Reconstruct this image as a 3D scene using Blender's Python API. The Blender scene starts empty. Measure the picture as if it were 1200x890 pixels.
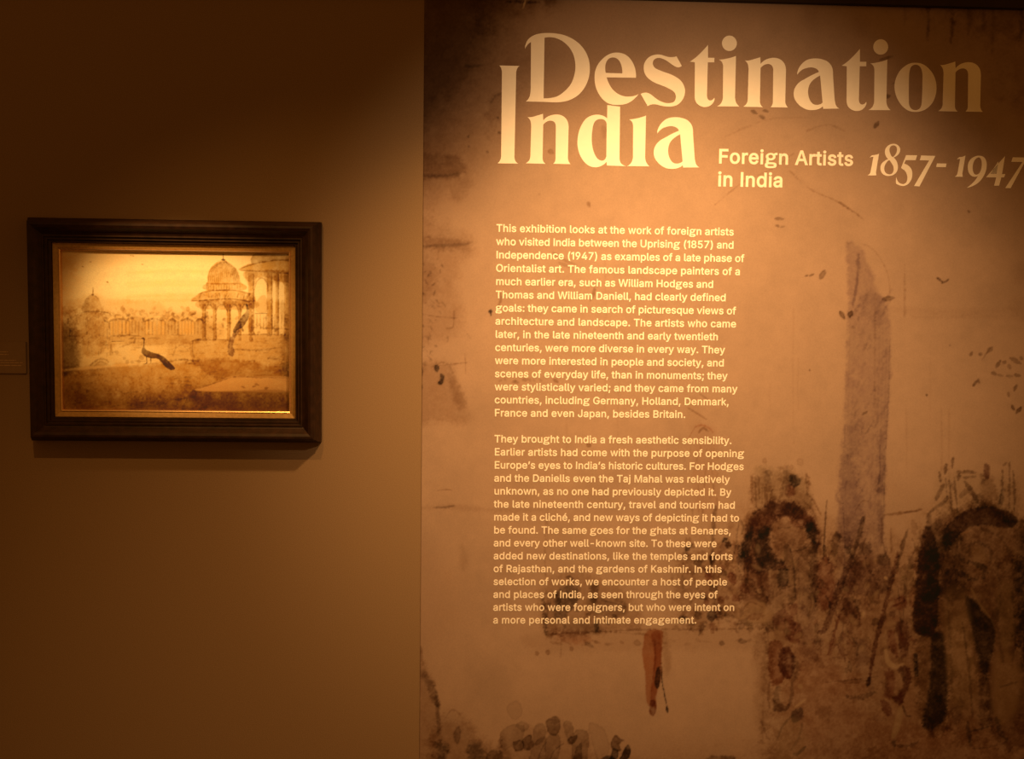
import bpy, bmesh, math, random
import numpy as np
from mathutils import Vector, Matrix

# ------------------------------------------------------------------ camera
SC = bpy.context.scene
COL = SC.collection
FPX = 1200 * 35 / 36
YAW, PITCH, ROLL = 0.04045685, -0.06454276, 0.01254088
CAM_D, CAM_Z = 2.6, 1.618            # metres from the wall plane (y = 0), eye height


def cam_axes():
    cy, sy = math.cos(YAW), math.sin(YAW)
    cp, sp = math.cos(PITCH), math.sin(PITCH)
    fw = np.array([sy * cp, cy * cp, sp])
    r = np.array([cy, -sy, 0.0])
    u = np.cross(r, fw)
    c, s = math.cos(ROLL), math.sin(ROLL)
    return c * r + s * u, -s * r + c * u, fw


AR, AU, AF = cam_axes()
CAMP = np.array([0.0, -CAM_D, CAM_Z])


def W(px, py, h=0.0):
    """photo position -> (x, z) on the plane standing h metres in front of the wall"""
    d = AF * FPX + AR * (px - 600) + AU * (445 - py)
    p = CAMP + d * ((CAM_D - h) / d[1])
    return p[0], p[2]


def PX(x, z, h=0.0):
    """wall coordinates (arrays) -> photo position, for reading the printed picture"""
    dx, dy, dz = x - CAMP[0], CAM_D - h, z - CAMP[2]
    a = dx * AR[0] + dy * AR[1] + dz * AR[2]
    b = dx * AU[0] + dy * AU[1] + dz * AU[2]
    c = dx * AF[0] + dy * AF[1] + dz * AF[2]
    return 600 + FPX * a / c, 445 - FPX * b / c


cam = bpy.data.objects.new('camera', bpy.data.cameras.new('camera'))
COL.objects.link(cam)
cam.data.sensor_width = 36
cam.data.lens = 35
cam.data.clip_start = 0.05
cam.matrix_world = Matrix(((AR[0], AU[0], -AF[0], CAMP[0]), (AR[1], AU[1], -AF[1], CAMP[1]),
                           (AR[2], AU[2], -AF[2], CAMP[2]), (0, 0, 0, 1)))
SC.camera = cam

# ------------------------------------------------------------------ light
SC.view_settings.view_transform = 'Standard'
SC.view_settings.look = 'None'
SC.view_settings.gamma = 1
SC.view_settings.use_curve_mapping = False
SC.view_settings.exposure = 0
WARM = (1.0, 0.52, 0.165)
world = bpy.data.worlds.new('world')
SC.world = world
world.use_nodes = True
world.node_tree.nodes['Background'].inputs['Color'].default_value = (1.0, 0.38, 0.06, 1)
world.node_tree.nodes['Background'].inputs['Strength'].default_value = 0.21


def spot(name, loc, aim, power, deg, blend, radius, color=WARM, scale=(1, 1, 1)):
    l = bpy.data.lights.new(name, 'SPOT')
    l.energy, l.spot_size, l.spot_blend, l.shadow_soft_size, l.color = power, math.radians(deg), blend, radius, color
    o = bpy.data.objects.new(name, l)
    COL.objects.link(o)
    o.location = loc
    o.rotation_euler = (Vector(aim) - Vector(loc)).to_track_quat('-Z', 'Y').to_euler()
    o.scale = scale
    return o


def at(px, py, h=0.0):
    x, z = W(px, py)
    return Vector((x, -h, z))


# ceiling spotlights: one washes the printed wall, one is shuttered onto the picture and spills softly below it
spot('wall_spotlight', (0.558, -1.73, 2.35), (0.499, 0, 1.591), 72.3, 61.6, 0.656, 0.03, (1.0, 0.62, 0.275))
spot('wall_flood', (0.336, -0.819, 2.489), (0.691, 0, 0.381), 157.8, 113, 0.996, 0.04, (1.0, 0.54, 0.18))
fx, fz = W(206, 388)
spot('picture_spotlight', (fx, -1.3, fz + 1.43), at(216, 378), 285, 20.5, 0.9, 0.012, (1.0, 0.56, 0.18), (1.0, 0.60, 1))
spot('picture_spill', (-0.68, -1.499, 2.82), (-0.128, 0, 0.308), 52.9, 72.7, 0.874, 0.012, (1.0, 0.47, 0.11))

# ------------------------------------------------------------------ helpers


def mat(name, color, rough=0.8, spec=0.3, var=0.0, vscale=40.0, bump=0.0, metal=0.0, attr=None, stretch=None):
    m = bpy.data.materials.new(name)
    m.use_nodes = True
    nt = m.node_tree
    b = nt.nodes['Principled BSDF']
    b.inputs['Roughness'].default_value = rough
    b.inputs['Metallic'].default_value = metal
    b.inputs['Specular IOR Level'].default_value = spec
    tc = nt.nodes.new('ShaderNodeTexCoord')
    mp = nt.nodes.new('ShaderNodeMapping')
    if stretch:
        mp.inputs['Scale'].default_value = stretch
    nt.links.new(tc.outputs['Object'], mp.inputs['Vector'])
    nz = nt.nodes.new('ShaderNodeTexNoise')
    nz.inputs['Scale'].default_value = vscale
    nz.inputs['Detail'].default_value = 5
    nt.links.new(mp.outputs['Vector'], nz.inputs['Vector'])
    mr = nt.nodes.new('ShaderNodeMapRange')
    mr.inputs['From Min'].default_value = 0.3
    mr.inputs['From Max'].default_value = 0.7
    mr.inputs['To Min'].default_value = 1 - var
    mr.inputs['To Max'].default_value = 1 + var
    nt.links.new(nz.outputs['Fac'], mr.inputs['Value'])
    mx = nt.nodes.new('ShaderNodeMix')
    mx.data_type = 'RGBA'
    mx.blend_type = 'MULTIPLY'
    mx.inputs['Factor'].default_value = 1
    if attr:
        a = nt.nodes.new('ShaderNodeAttribute')
        a.attribute_name = attr
        nt.links.new(a.outputs['Color'], mx.inputs['A'])
    else:
        mx.inputs['A'].default_value = (*color, 1)
    nt.links.new(mr.outputs['Result'], mx.inputs['B'])
    nt.links.new(mx.outputs['Result'], b.inputs['Base Color'])
    if bump:
        bp = nt.nodes.new('ShaderNodeBump')
        bp.inputs['Strength'].default_value = bump
        bp.inputs['Distance'].default_value = 0.002
        nt.links.new(nz.outputs['Fac'], bp.inputs['Height'])
        nt.links.new(bp.outputs['Normal'], b.inputs['Normal'])
    return m


def link(name, me, m=None, parent=None, loc=None):
    o = bpy.data.objects.new(name, me)
    COL.objects.link(o)
    if m is not None:
        o.data.materials.clear()
        o.data.materials.append(m)
    if loc is not None:
        o.location = loc
    if parent:
        o.parent = parent
    return o


def tag(o, label=None, cat=None, group=None, kind=None):
    for k, v in (('label', label), ('category', cat), ('group', group), ('kind', kind)):
        if v:
            o[k] = v
    return o


def empty(name, loc):
    o = bpy.data.objects.new(name, None)
    COL.objects.link(o)
    o.location = loc
    o.empty_display_size = 0.05
    return o


def box_mesh(name, x0, x1, y0, y1, z0, z1, bev=0.0):
    bm = bmesh.new()
    bmesh.ops.create_cube(bm, size=1)
    for v in bm.verts:
        v.co = Vector((x0 + (v.co.x + .5) * (x1 - x0), y0 + (v.co.y + .5) * (y1 - y0), z0 + (v.co.z + .5) * (z1 - z0)))
    if bev:
        bmesh.ops.bevel(bm, geom=bm.edges[:], offset=bev, segments=2, affect='EDGES')
    me = bpy.data.meshes.new(name)
    bm.to_mesh(me)
    bm.free()
    return me


M_WALL = mat('painted_plaster', (0.238, 0.157, 0.096), 0.85, 0.2, 0.10, 380, 0.15)
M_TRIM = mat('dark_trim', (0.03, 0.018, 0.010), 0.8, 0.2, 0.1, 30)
M_FLOOR = mat('floor_boards', (0.10, 0.06, 0.035), 0.5, 0.4, 0.25, 12, 0.05, stretch=(1, 12, 1))
M_MURAL = mat('printed_paper', (1, 1, 1), 0.75, 0.2, 0.05, 260, 0.05, attr='paint')
M_VINYL = mat('cream_vinyl', (0.86, 0.79, 0.76), 0.65, 0.2, 0.02, 60)
M_WOOD = mat('dark_stained_wood', (0.026, 0.0105, 0.005), 0.5, 0.22, 0.35, 30, 0.10, stretch=(2, 2, 2))
M_GOLD = mat('gilded_slip', (0.36, 0.21, 0.065), 0.5, 0.4, 0.18, 160, 0.15)
M_BEAD = mat('gilt_bead', (0.85, 0.55, 0.28), 0.24, 0.6, 0.08, 120, metal=0.8)
M_CANVAS = mat('painted_canvas', (1, 1, 1), 0.7, 0.25, 0.08, 420, 0.15, attr='paint')
M_CARD = mat('brown_card', (0.238, 0.157, 0.096), 0.7, 0.2, 0.04, 120)
M_INK = mat('pale_print', (0.42, 0.28, 0.17), 0.7, 0.2, 0.04, 120)
M_BACK = mat('backing_board', (0.16, 0.10, 0.05), 0.9, 0.1, 0.1, 40)

# ------------------------------------------------------------------ room
XM, ZM = W(495, 445)
xw0 = -5.5
xw1 = 6.0
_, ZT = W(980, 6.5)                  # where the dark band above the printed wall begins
o = link('wall_back', box_mesh('wall_back', xw0, xw1, 0, 0.15, 0, 3.3), M_WALL)
tag(o, kind='structure')
o = link('floor', box_mesh('floor', xw0, xw1, -4.2, 0.15, -0.1, 0), M_FLOOR)
tag(o, kind='structure')
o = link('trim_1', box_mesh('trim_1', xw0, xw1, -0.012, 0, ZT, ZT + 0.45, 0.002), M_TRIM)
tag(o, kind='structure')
o = link('baseboard_back', box_mesh('baseboard_back', xw0, xw1, -0.016, 0, 0, 0.11, 0.003), M_TRIM)
tag(o, kind='structure')

# ------------------------------------------------------------------ paint box: watercolour washes and strokes


def catmull(pts, closed, n=5):
    P = np.array([p[:2] for p in pts], float)
    k = len(P)
    out = []
    rng = range(k) if closed else range(k - 1)
    for i in rng:
        p0, p1 = P[(i - 1) % k], P[i]
        p2, p3 = P[(i + 1) % k], P[(i + 2) % k]
        if not closed:
            if i == 0:
                p0 = p1
            if i == k - 2:
                p3 = p2
        for t in np.linspace(0, 1, n, endpoint=False):
            out.append(0.5 * (2 * p1 + (p2 - p0) * t + (2 * p0 - 5 * p1 + 4 * p2 - p3) * t * t + (3 * p1 - p0 - 3 * p2 + p3) * t ** 3))
    if not closed:
        out.append(P[-1])
    return np.array(out)


class Canvas:
    def __init__(s, x0, y0, x1, y1, S, base, seed):
        s.x0, s.y0, s.S = x0, y0, S
        s.w, s.h = int((x1 - x0) * S), int((y1 - y0) * S)
        s.img = np.ones((s.h, s.w, 3)) * np.array(base)
        s.rng = np.random.default_rng(seed)
        s.nf = s.noise(2.0, 3)
        s.nm = s.noise(9.0, 4)
        s.nc = s.noise(45.0, 4)

    def noise(s, cell, octv):
        out = np.zeros((s.h, s.w))
        amp, tot = 1.0, 0.0
        for o in range(octv):
            c = max(cell * s.S / 2 ** o, 1.0)
            gh, gw = int(s.h / c) + 3, int(s.w / c) + 3
            g = s.rng.standard_normal((gh, gw))
            yy, xx = np.arange(s.h) / c, np.arange(s.w) / c
            yi, xi = yy.astype(int), xx.astype(int)
            fy, fx = (yy - yi)[:, None], (xx - xi)[None, :]
            fy, fx = fy * fy * (3 - 2 * fy), fx * fx * (3 - 2 * fx)
            a = g[yi][:, xi] * (1 - fx) + g[yi][:, xi + 1] * fx
            b = g[yi + 1][:, xi] * (1 - fx) + g[yi + 1][:, xi + 1] * fx
            out += amp * (a * (1 - fy) + b * fy)
            tot += amp * amp
            amp *= 0.55
            if c <= 1.0:
                break
        return out / math.sqrt(tot)

    def win(s, P, pad):
        a = np.floor((P.min(0) - pad - (s.x0, s.y0)) * s.S).astype(int)
        b = np.ceil((P.max(0) + pad - (s.x0, s.y0)) * s.S).astype(int)
        i0, i1 = max(a[1], 0), min(b[1], s.h)
        j0, j1 = max(a[0], 0), min(b[0], s.w)
        if i0 >= i1 or j0 >= j1:
            return None
        X, Y = np.meshgrid(np.arange(j0, j1) / s.S + s.x0, np.arange(i0, i1) / s.S + s.y0)
        return (slice(i0, i1), slice(j0, j1)), X, Y

    def apply(s, sl, m, pig, over):
        m = np.clip(m, 0, 1)[..., None]
        if over:
            s.img[sl] = s.img[sl] * (1 - m) + np.array(pig) * m
        else:
            s.img[sl] *= 1 - m * (1 - np.array(pig))

    def wash(s, pts, pig, a, soft=2.0, warp=1.5, edge=0.0, mott=0.3, smooth=True, over=False):
        P = catmull(pts, True) if smooth else np.array(pts, float)
        r = s.win(P, soft + warp * 3 + 2)
        if r is None:
            return
        sl, X, Y = r
        d2 = np.full(X.shape, 1e9)
        ins = np.zeros(X.shape, bool)
        k = len(P)
        for i in range(k):
            ax, ay = P[i]
            bx, by = P[(i + 1) % k]
            ex, ey = bx - ax, by - ay
            L = ex * ex + ey * ey + 1e-9
            t = np.clip(((X - ax) * ex + (Y - ay) * ey) / L, 0, 1)
            d2 = np.minimum(d2, (X - ax - t * ex) ** 2 + (Y - ay - t * ey) ** 2)
            if abs(ey) > 1e-9:
                ins ^= ((ay > Y) != (by > Y)) & (X < ex * (Y - ay) / ey + ax)
        d = np.sqrt(d2) * np.where(ins, 1, -1) + warp * (0.6 * s.nm[sl] + 0.4 * s.nf[sl])
        t = np.clip((d + soft) / (2 * soft), 0, 1)
        m = t * t * (3 - 2 * t)
        m = m * np.clip(1 + mott * (0.5 * s.nm[sl] + 0.35 * s.nf[sl] + 0.3 * s.nc[sl]), 0, 1.8) * a
        if edge:
            m = m + edge * np.exp(-((d - 0.4) / 0.8) ** 2)
        s.apply(sl, m, pig, over)

    def line(s, pts, w, pig, a, soft=0.7, warp=0.3, dry=0.14, taper=True, smooth=True, over=False):
        P = catmull(pts, False) if smooth and len(pts) > 2 else np.array([p[:2] for p in pts], float)
        r = s.win(P, w + soft + warp * 3 + 2)
        if r is None:
            return
        sl, X, Y = r
        best = np.full(X.shape, -1e9)
        k = len(P)
        for i in range(k - 1):
            ax, ay = P[i]
            bx, by = P[i + 1]
            ex, ey = bx - ax, by - ay
            L = ex * ex + ey * ey + 1e-9
            t = np.clip(((X - ax) * ex + (Y - ay) * ey) / L, 0, 1)
            u = (i + t) / (k - 1)
            ww = w * (0.35 + 0.65 * np.sin(np.pi * (0.15 + 0.75 * u))) if taper else w
            best = np.maximum(best, ww / 2 - np.sqrt((X - ax - t * ex) ** 2 + (Y - ay - t * ey) ** 2))
        d = best + warp * (0.5 * s.nm[sl] + 0.5 * s.nf[sl])
        t = np.clip((d + soft) / (2 * soft), 0, 1)
        m = t * t * (3 - 2 * t) * a * np.clip(1 + dry * s.nf[sl] + 0.5 * dry * s.nm[sl], 0, 1.6)
        s.apply(sl, m, pig, over)

    def leaf(s, x, y, L, w, ang, pig, a, **k):
        c, n = math.cos(math.radians(ang)), math.sin(math.radians(ang))
        q = [(-.5, 0), (-.2, .45), (.15, .5), (.5, .05), (.2, -.4), (-.2, -.5)]
        k.setdefault('soft', 0.7)
        k.setdefault('warp', 0.6)
        k.setdefault('edge', 0.15)
        s.wash([(x + u * L * c - v * w * n, y + u * L * n + v * w * c) for u, v in q], pig, a, **k)

    def sample(s, px, py):
        u = np.clip((px - s.x0) * s.S, 0, s.w - 1.001)
        v = np.clip((py - s.y0) * s.S, 0, s.h - 1.001)
        j, i = u.astype(int), v.astype(int)
        fu, fv = (u - j)[..., None], (v - i)[..., None]
        I = s.img
        return (I[i, j] * (1 - fu) + I[i, j + 1] * fu) * (1 - fv) + (I[i + 1, j] * (1 - fu) + I[i + 1, j + 1] * fu) * fv


def painted_grid(name, xs, zs, y, cv, m, parent=None, h=0.0, thick=0.003, loc=(0, 0, 0)):
    """a board with its face divided finely and the picture's pigments on the face"""
    nx, nz = len(xs), len(zs)
    X, Z = np.meshgrid(xs, zs)
    co = np.stack([X - loc[0], np.full_like(X, y) - loc[1], Z - loc[2]], -1).reshape(-1, 3)
    col = cv.sample(*PX(X, Z, h)).reshape(-1, 3)
    k = (np.arange(nz - 1)[:, None] * nx + np.arange(nx - 1)[None, :]).reshape(-1)
    F = np.stack([k, k + 1, k + nx + 1, k + nx], -1)
    # rim: four back corners joined to the border
    b = [(xs[0], zs[0]), (xs[-1], zs[0]), (xs[-1], zs[-1]), (xs[0], zs[-1])]
    n0 = len(co)
    co = np.vstack([co, [[bx - loc[0], y + thick - loc[1], bz - loc[2]] for bx, bz in b]])
    col = np.vstack([col, np.tile(col.mean(0), (4, 1))])
    rim = [list(range(0, nx))[::-1] + [n0, n0 + 1],
           [i * nx + nx - 1 for i in range(nz)][::-1] + [n0 + 1, n0 + 2],
           list(range((nz - 1) * nx, nz * nx)) + [n0 + 2, n0 + 3],
           [i * nx for i in range(nz)] + [n0 + 3, n0]]
    me = bpy.data.meshes.new(name)
    loops = np.concatenate([F.reshape(-1)] + [np.array(r) for r in rim])
    lens = np.concatenate([np.full(len(F), 4)] + [[len(r)] for r in rim])
    me.vertices.add(len(co))
    me.vertices.foreach_set('co', co.reshape(-1).astype(np.float32))
    me.loops.add(len(loops))
    me.loops.foreach_set('vertex_index', loops.astype(np.int32))
    me.polygons.add(len(lens))
    me.polygons.foreach_set('loop_start', (np.cumsum(lens) - lens).astype(np.int32))
    me.polygons.foreach_set('loop_total', lens.astype(np.int32))
    me.update(calc_edges=True)
    at_ = me.attributes.new('paint', 'FLOAT_COLOR', 'POINT')
    at_.data.foreach_set('color', np.hstack([col, np.ones((len(col), 1))]).reshape(-1).astype(np.float32))
    me.validate()
    return link(name, me, m, parent, loc)


# ------------------------------------------------------------------ the printed wall: a watercolour procession, bleached almost to bare paper at the top
SEP, DRK, BLK = (.44, .31, .20), (.23, .15, .09), (.10, .07, .06)
RED, ORG, MAU, GRN = (.40, .13, .08), (.62, .26, .09), (.52, .46, .56), (.42, .42, .30)
PAPER = (0.315, 0.215, 0.170)
C = Canvas(480, -10, 1330, 1120, 1.5, PAPER, 7)
rnd = random.Random(11)
# paper tone
C.img *= (1 + 0.035 * C.nc + 0.02 * C.nm)[..., None]
wsh, lin, leaf = C.wash, C.line, C.leaf

# dark foliage wash in the upper left corner
wsh([(480, -20), (600, -20), (592, 30), (560, 90), (545, 150), (520, 200), (480, 215)], SEP, .62, 34, 3, mott=.12)
wsh([(480, -20), (575, -20), (570, 40), (535, 110), (480, 150)], DRK, .62, 26, 3, mott=.12)
wsh([(560, -14), (650, -14), (655, 6), (600, 20), (560, 40)], SEP, .5, 14, 4)
lin([(594, 2), (634, 3)], 3.5, DRK, .8, 1.2, 1)
wsh([(636, -10), (652, -10), (650, 5), (640, 8)], SEP, .6, 3, 1)
lin([(617, -4), (613, 10)], 1.6, (.62, .47, .34), .9, .6, .2, over=True)
wsh([(480, 60), (640, 60), (600, 110), (570, 200), (540, 240), (480, 240)], SEP, .42, 34, 3, mott=.12)
wsh([(600, 20), (760, -20), (1000, -20), (800, 40), (700, 120), (620, 130)], SEP, .12, 26, 6)
lin([(545, 76), (552, 78), (566, 76)], 3, DRK, .5, 1.2)
wsh([(486, 184), (530, 182), (545, 192), (536, 207), (486, 208)], SEP, .5, 3, 1.5)
lin([(490, 206), (520, 206), (538, 203)], 3.5, DRK, .45, 1.5)
wsh([(540, 205), (552, 215), (540, 236), (526, 228)], SEP, .25, 6, 3)
wsh([(572, 118), (586, 108), (600, 112), (580, 150), (570, 160)], SEP, .30, 5, 3)
lin([(575, 120), (583, 111), (590, 110)], 3, DRK, .4, 1.2)
for x, y in ((585, 155), (549, 172), (549, 160), (571, 178), (583, 138), (592, 128)):
    leaf(x, y, 3.5, 2, rnd.uniform(0, 90), DRK, .45)
wsh([(480, -20), (610, -20), (620, 60), (600, 130), (580, 190), (480, 200)], (.46, .38, .28), .34, 30, 3, mott=.12)
wsh([(560, -20), (760, -20), (720, 60), (660, 130), (600, 170), (560, 120)], (.6, .5, .42), .16, 30, 3, mott=.12)
# arched building at the left edge
wsh([(480, 262), (530, 268), (550, 280), (548, 300), (535, 320), (540, 380), (524, 395), (480, 395)], SEP, .34, 12, 4)
wsh([(480, 278), (520, 277), (552, 284), (540, 292), (500, 292), (480, 292)], SEP, .5, 4, 2)
lin([(490, 289), (520, 288), (548, 286)], 3.5, DRK, .4, 1.6)
wsh([(480, 296), (505, 300), (512, 330), (500, 352), (480, 350)], SEP, .35, 8, 4)
for i in range(70):
    x, y = 492 + abs(rnd.gauss(0, 16)), rnd.uniform(300, 430)
    lin([(x, y), (x + rnd.uniform(-4, 6), y + rnd.uniform(1, 6))], rnd.uniform(.8, 1.8), DRK, rnd.uniform(.2, .5), .7)
lin([(494, 368), (510, 371), (536, 373)], 1.2, SEP, .55)
lin([(523, 385), (531, 383), (532, 365)], 1.5, SEP, .5)
lin([(506, 430), (530, 427), (548, 425)], 1.2, SEP, .55)
lin([(545, 415), (546, 438)], 1.2, SEP, .4)
wsh([(480, 428), (512, 424), (528, 426), (535, 448), (546, 470), (554, 494), (520, 494), (480, 494)], SEP, .40, 6, 3)
wsh([(526, 430), (534, 445), (546, 470), (540, 480), (530, 465), (523, 440)], SEP, .4, 4, 2)
lin([(512, 428), (518, 425), (526, 428), (531, 438)], 1.4, SEP, .6)
leaf(512, 432, 9, 6, 80, BLK, .75)
wsh([(515, 437), (520, 440), (520, 446), (517, 451), (514, 449), (516, 443)], BLK, .8, .9, .8)
lin([(493, 430), (495, 436), (492, 443)], 3, DRK, .6)
leaf(494, 454, 6, 3, 90, BLK, .5)
leaf(575, 365.5, 5, 5, 90, BLK, .9)
lin([(575, 367), (575.5, 370)], 2, BLK, .9)
lin([(586, 344), (587, 352), (583, 360)], 3, SEP, .55)
lin([(697, 338), (695, 346), (692, 352)], 4, SEP, .6)
lin([(648, 296), (662, 305), (676, 311)], 3, SEP, .4)
lin([(655, 308), (668, 313)], 3.5, SEP, .35)
# faint laid streaks and pencil lines
for x, y0, y1, a in ((640, 600, 700, .35), (642, 596, 640, .3), (657, 735, 770, .4), (709, 300, 480, .16), (663, 480, 560, .15), (725, 440, 560, .14),
                     (1060, 310, 372, .35), (1103, 480, 580, .2), (1112, 480, 620, .16), (1062, 480, 560, .14), (930, 360, 520, .13),
                     (936, 420, 480, .13), (903, 450, 480, .1), (1026, 340, 500, .2), (1090, 400, 500, .1)):
    lin([(x, y0), (x + rnd.uniform(-1.5, 1.5), (y0 + y1) / 2), (x, y1)], 1.5, SEP, a, 1.0, .8)
lin([(838, 240), (870, 214), (905, 198), (930, 180)], 1.2, SEP, .35, .8, .8)
lin([(925, 200), (950, 222), (985, 238), (1010, 256)], 1.3, SEP, .4, .8, .8)
lin([(985, 238), (1003, 250), (1012, 258)], 1.6, SEP, .4, .8, .8)
lin([(946, 153), (970, 146), (990, 154)], 1.4, SEP, .3, 1, 1)
lin([(850, 160), (900, 140), (950, 138)], 1.2, SEP, .22, 1, 1)
lin([(990, 285), (1020, 290), (1040, 320), (1043, 352)], 1.0, SEP, .3, .8, .6)
lin([(1046, 362), (1110, 366), (1190, 363)], 6, SEP, .13, 4, 2)
lin([(1070, 372), (1140, 372), (1195, 370)], 3, SEP, .14, 3, 2)
lin([(513, 575), (524, 574), (530, 575)], 1.3, SEP, .6)
lin([(493, 596), (520, 594), (545, 596), (575, 598), (640, 598)], 5, SEP, .22, 3, 2)
lin([(508, 595), (520, 595), (532, 593)], 2.2, DRK, .5)
wsh([(540, 640), (548, 650), (546, 665), (540, 668)], SEP, .2, 3, 1.5)
wsh([(485, 640), (520, 660), (545, 690), (530, 740), (485, 760)], SEP, .13, 22, 6)
for i in range(8):
    leaf(586 + i * 7 + rnd.uniform(-2, 2), 446 + rnd.uniform(-2, 2), 5, 2.5, rnd.uniform(-30, 60), SEP, .3)
leaf(651, 446, 7, 4, 30, SEP, .5)
leaf(690, 522, 6, 4, 40, SEP, .45)
leaf(632, 228, 2.5, 2, 0, SEP, .3)
leaf(646, 178, 7, 5, 20, SEP, .4)
leaf(690, 240, 8, 4, 60, SEP, .6)
wsh([(705, 148), (712, 150), (713, 160), (706, 162)], SEP, .3, 2, 1)
# curl of a headdress above the second paragraph
lin([(808, 512), (816, 500), (828, 500), (836, 508)], 2, ORG, .5)
lin([(819, 507), (824, 502), (830, 506)], 3, SEP, .7)
wsh([(812, 502), (830, 498), (838, 512), (842, 560), (836, 600), (815, 600), (812, 560)], ORG, .15, 5, 2)
for i in range(26):
    x, y = rnd.uniform(800, 845), rnd.uniform(520, 600)
    lin([(x, y), (x + rnd.uniform(-1, 1), y + rnd.uniform(3, 14))], 1.6, SEP, rnd.uniform(.15, .4))
lin([(806, 478), (822, 488), (828, 492)], 1.6, SEP, .6)
lin([(820, 462), (832, 470)], 1.4, SEP, .5)
wsh([(806, 470), (818, 466), (822, 500), (806, 500)], (.8, .76, .7), .3, 3, 1)

# birds and fallen leaves
for x, y, L, w, ang, a in ((884, 131.5, 9, 4, 25, .55), (897, 130, 8, 3, 5, .5), (893, 137, 9, 4, 20, .5), (1027, 146, 10, 5, -55, .65), (1041, 113, 6, 5, -30, .6),
                           (913.7, 256.7, 12, 3.2, 3, .5), (911, 265, 6, 2.2, 15, .55), (917, 266, 7, 2.4, -15, .55), (964, 322, 13, 6, -62, .5),
                           (945, 323, 4, 2, -20, .55), (951, 322.5, 6, 2, -30, .5), (987, 369.5, 12, 5, 58, .7), (996.8, 368, 9, 5.5, -70, .75),
                           (1041.5, 350, 16, 5, -8, .5), (1101, 328, 8, 2.6, 35, .7), (1109, 329.5, 9, 3, -35, .75), (1105, 331, 4, 3, 20, .75),
                           (1013.8, 484, 9, 4, -35, .7), (1143, 449, 10, 4, -55, .75), (1147, 447, 7, 3.5, 70, .7), (1170, 427, 10, 4, -60, .55), (1177, 425, 6, 4, -40, .45),
                           (1190, 455, 9, 4, -70, .6), (1187, 478, 9, 3, 60, .7), (1194, 481, 11, 4, -50, .75), (1138, 415, 6, 4, -60, .55), (1149, 415, 5, 4, 0, .55),
                           (1160, 410, 9, 5, -50, .4), (1165, 438, 7, 4, 20, .5), (1172, 440, 8, 3, 10, .4), (1183, 441, 9, 4, 0, .4), (1192, 440, 8, 3, 10, .45),
                           (1190, 423, 16, 5, 28, .45), (1183, 430, 6, 4, 60, .35), (1197, 420, 5, 4, 40, .4), (1085.7, 463, 2.6, 2.6, 0, .9), (949, 434, 1.8, 1.5, 0, .7),
                           (1113, 405, 2, 2, 0, .8), (1135, 248, 4, 2, 40, .5), (1000, 384, 4, 3, 20, .25), (1182, 462, 6, 3, 80, .35)):
    leaf(x, y, L, w, ang, DRK, a)
lin([(1151, 422), (1157, 413), (1161, 408)], 1.8, SEP, .6)
lin([(1046, 98), (1056, 95)], 2, DRK, .5)
lin([(1032, 70), (1046, 66)], 3.5, DRK, .5)
# dark drapery hanging from the top on the right
wsh([(1040, -14), (1340, -14), (1340, 80), (1230, 150), (1160, 70), (1105, 42), (1070, 16)], SEP, .45, 24, 7)
wsh([(1100, -14), (1340, -14), (1340, 40), (1200, 46), (1130, 24)], DRK, .35, 18, 6)
for x, y1, a in ((1087, 46, .55), (1115, 50, .65), (1196, 46, .6), (1152, 36, .35), (1163, 60, .25), (1135, 40, .3), (1060, 30, .2), (1215, 60, .5), (1245, 70, .5)):
    lin([(x, -10), (x + 1, y1 * .5), (x - .5, y1)], 4, DRK, a, 2, 1)
for x, y in ((1010, 30), (950, 20), (1190, 120), (1170, 105), (1195, 360), (1198, 320)):
    wsh([(x - 8, y - 10), (x + 8, y - 8), (x + 6, y + 12), (x - 8, y + 8)], SEP, .18, 7, 3)

# minaret
wsh([(992, 288), (999, 284), (1010, 291), (1016, 305), (1024, 325), (1031, 345), (1041, 362), (1044, 400), (1043, 450), (1040, 500), (1037, 560), (1036, 620), (1044, 690),
     (985, 690), (982, 620), (984, 560), (988, 500), (991, 440), (993, 390), (994, 340)], MAU, .50, 3, 1.5, mott=.35)
wsh([(1004, 302), (1008, 303), (1005, 340), (1001, 356), (998, 356), (1003, 330)], (.40, .33, .44), .6, 1.2, .8)
wsh([(1006, 350), (1022, 340), (1036, 362), (1030, 385), (1010, 365)], MAU, .3, 4, 2)
wsh([(996, 490), (1008, 500), (1006, 560), (1008, 620), (984, 640), (982, 590), (988, 530)], MAU, .48, 6, 3)
wsh([(1028, 520), (1036, 505), (1036, 620), (1028, 640), (1030, 570)], MAU, .45, 3, 1.5)
lin([(1031, 522), (1031, 560), (1027, 570)], 1.5, (.40, .33, .44), .5)
for i in range(90):
    y = rnd.uniform(350, 640)
    x = rnd.uniform(994, 1038) - (y - 350) * .02
    l = rnd.uniform(4, 16)
    lin([(x, y), (x + l * .55, y - l)], rnd.uniform(1.5, 4), (.44, .37, .44), rnd.uniform(.08, .30), 1.4, .9)
for x in (993, 996, 1001, 1026, 1031, 1035, 1039):
    lin([(x, 385), (x - 2, 480), (x - 6, 600)], 1.4, (.46, .40, .48), .18, 1.0, .5)
lin([(1043, 395), (1041, 470), (1037, 540), (1036, 600)], 1.3, (.42, .36, .42), .5)
lin([(1003, 598), (1010, 588), (1018, 588)], 1.4, SEP, .5)
lin([(988, 590), (990, 640), (988, 690)], 1.8, MAU, .6)
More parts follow.
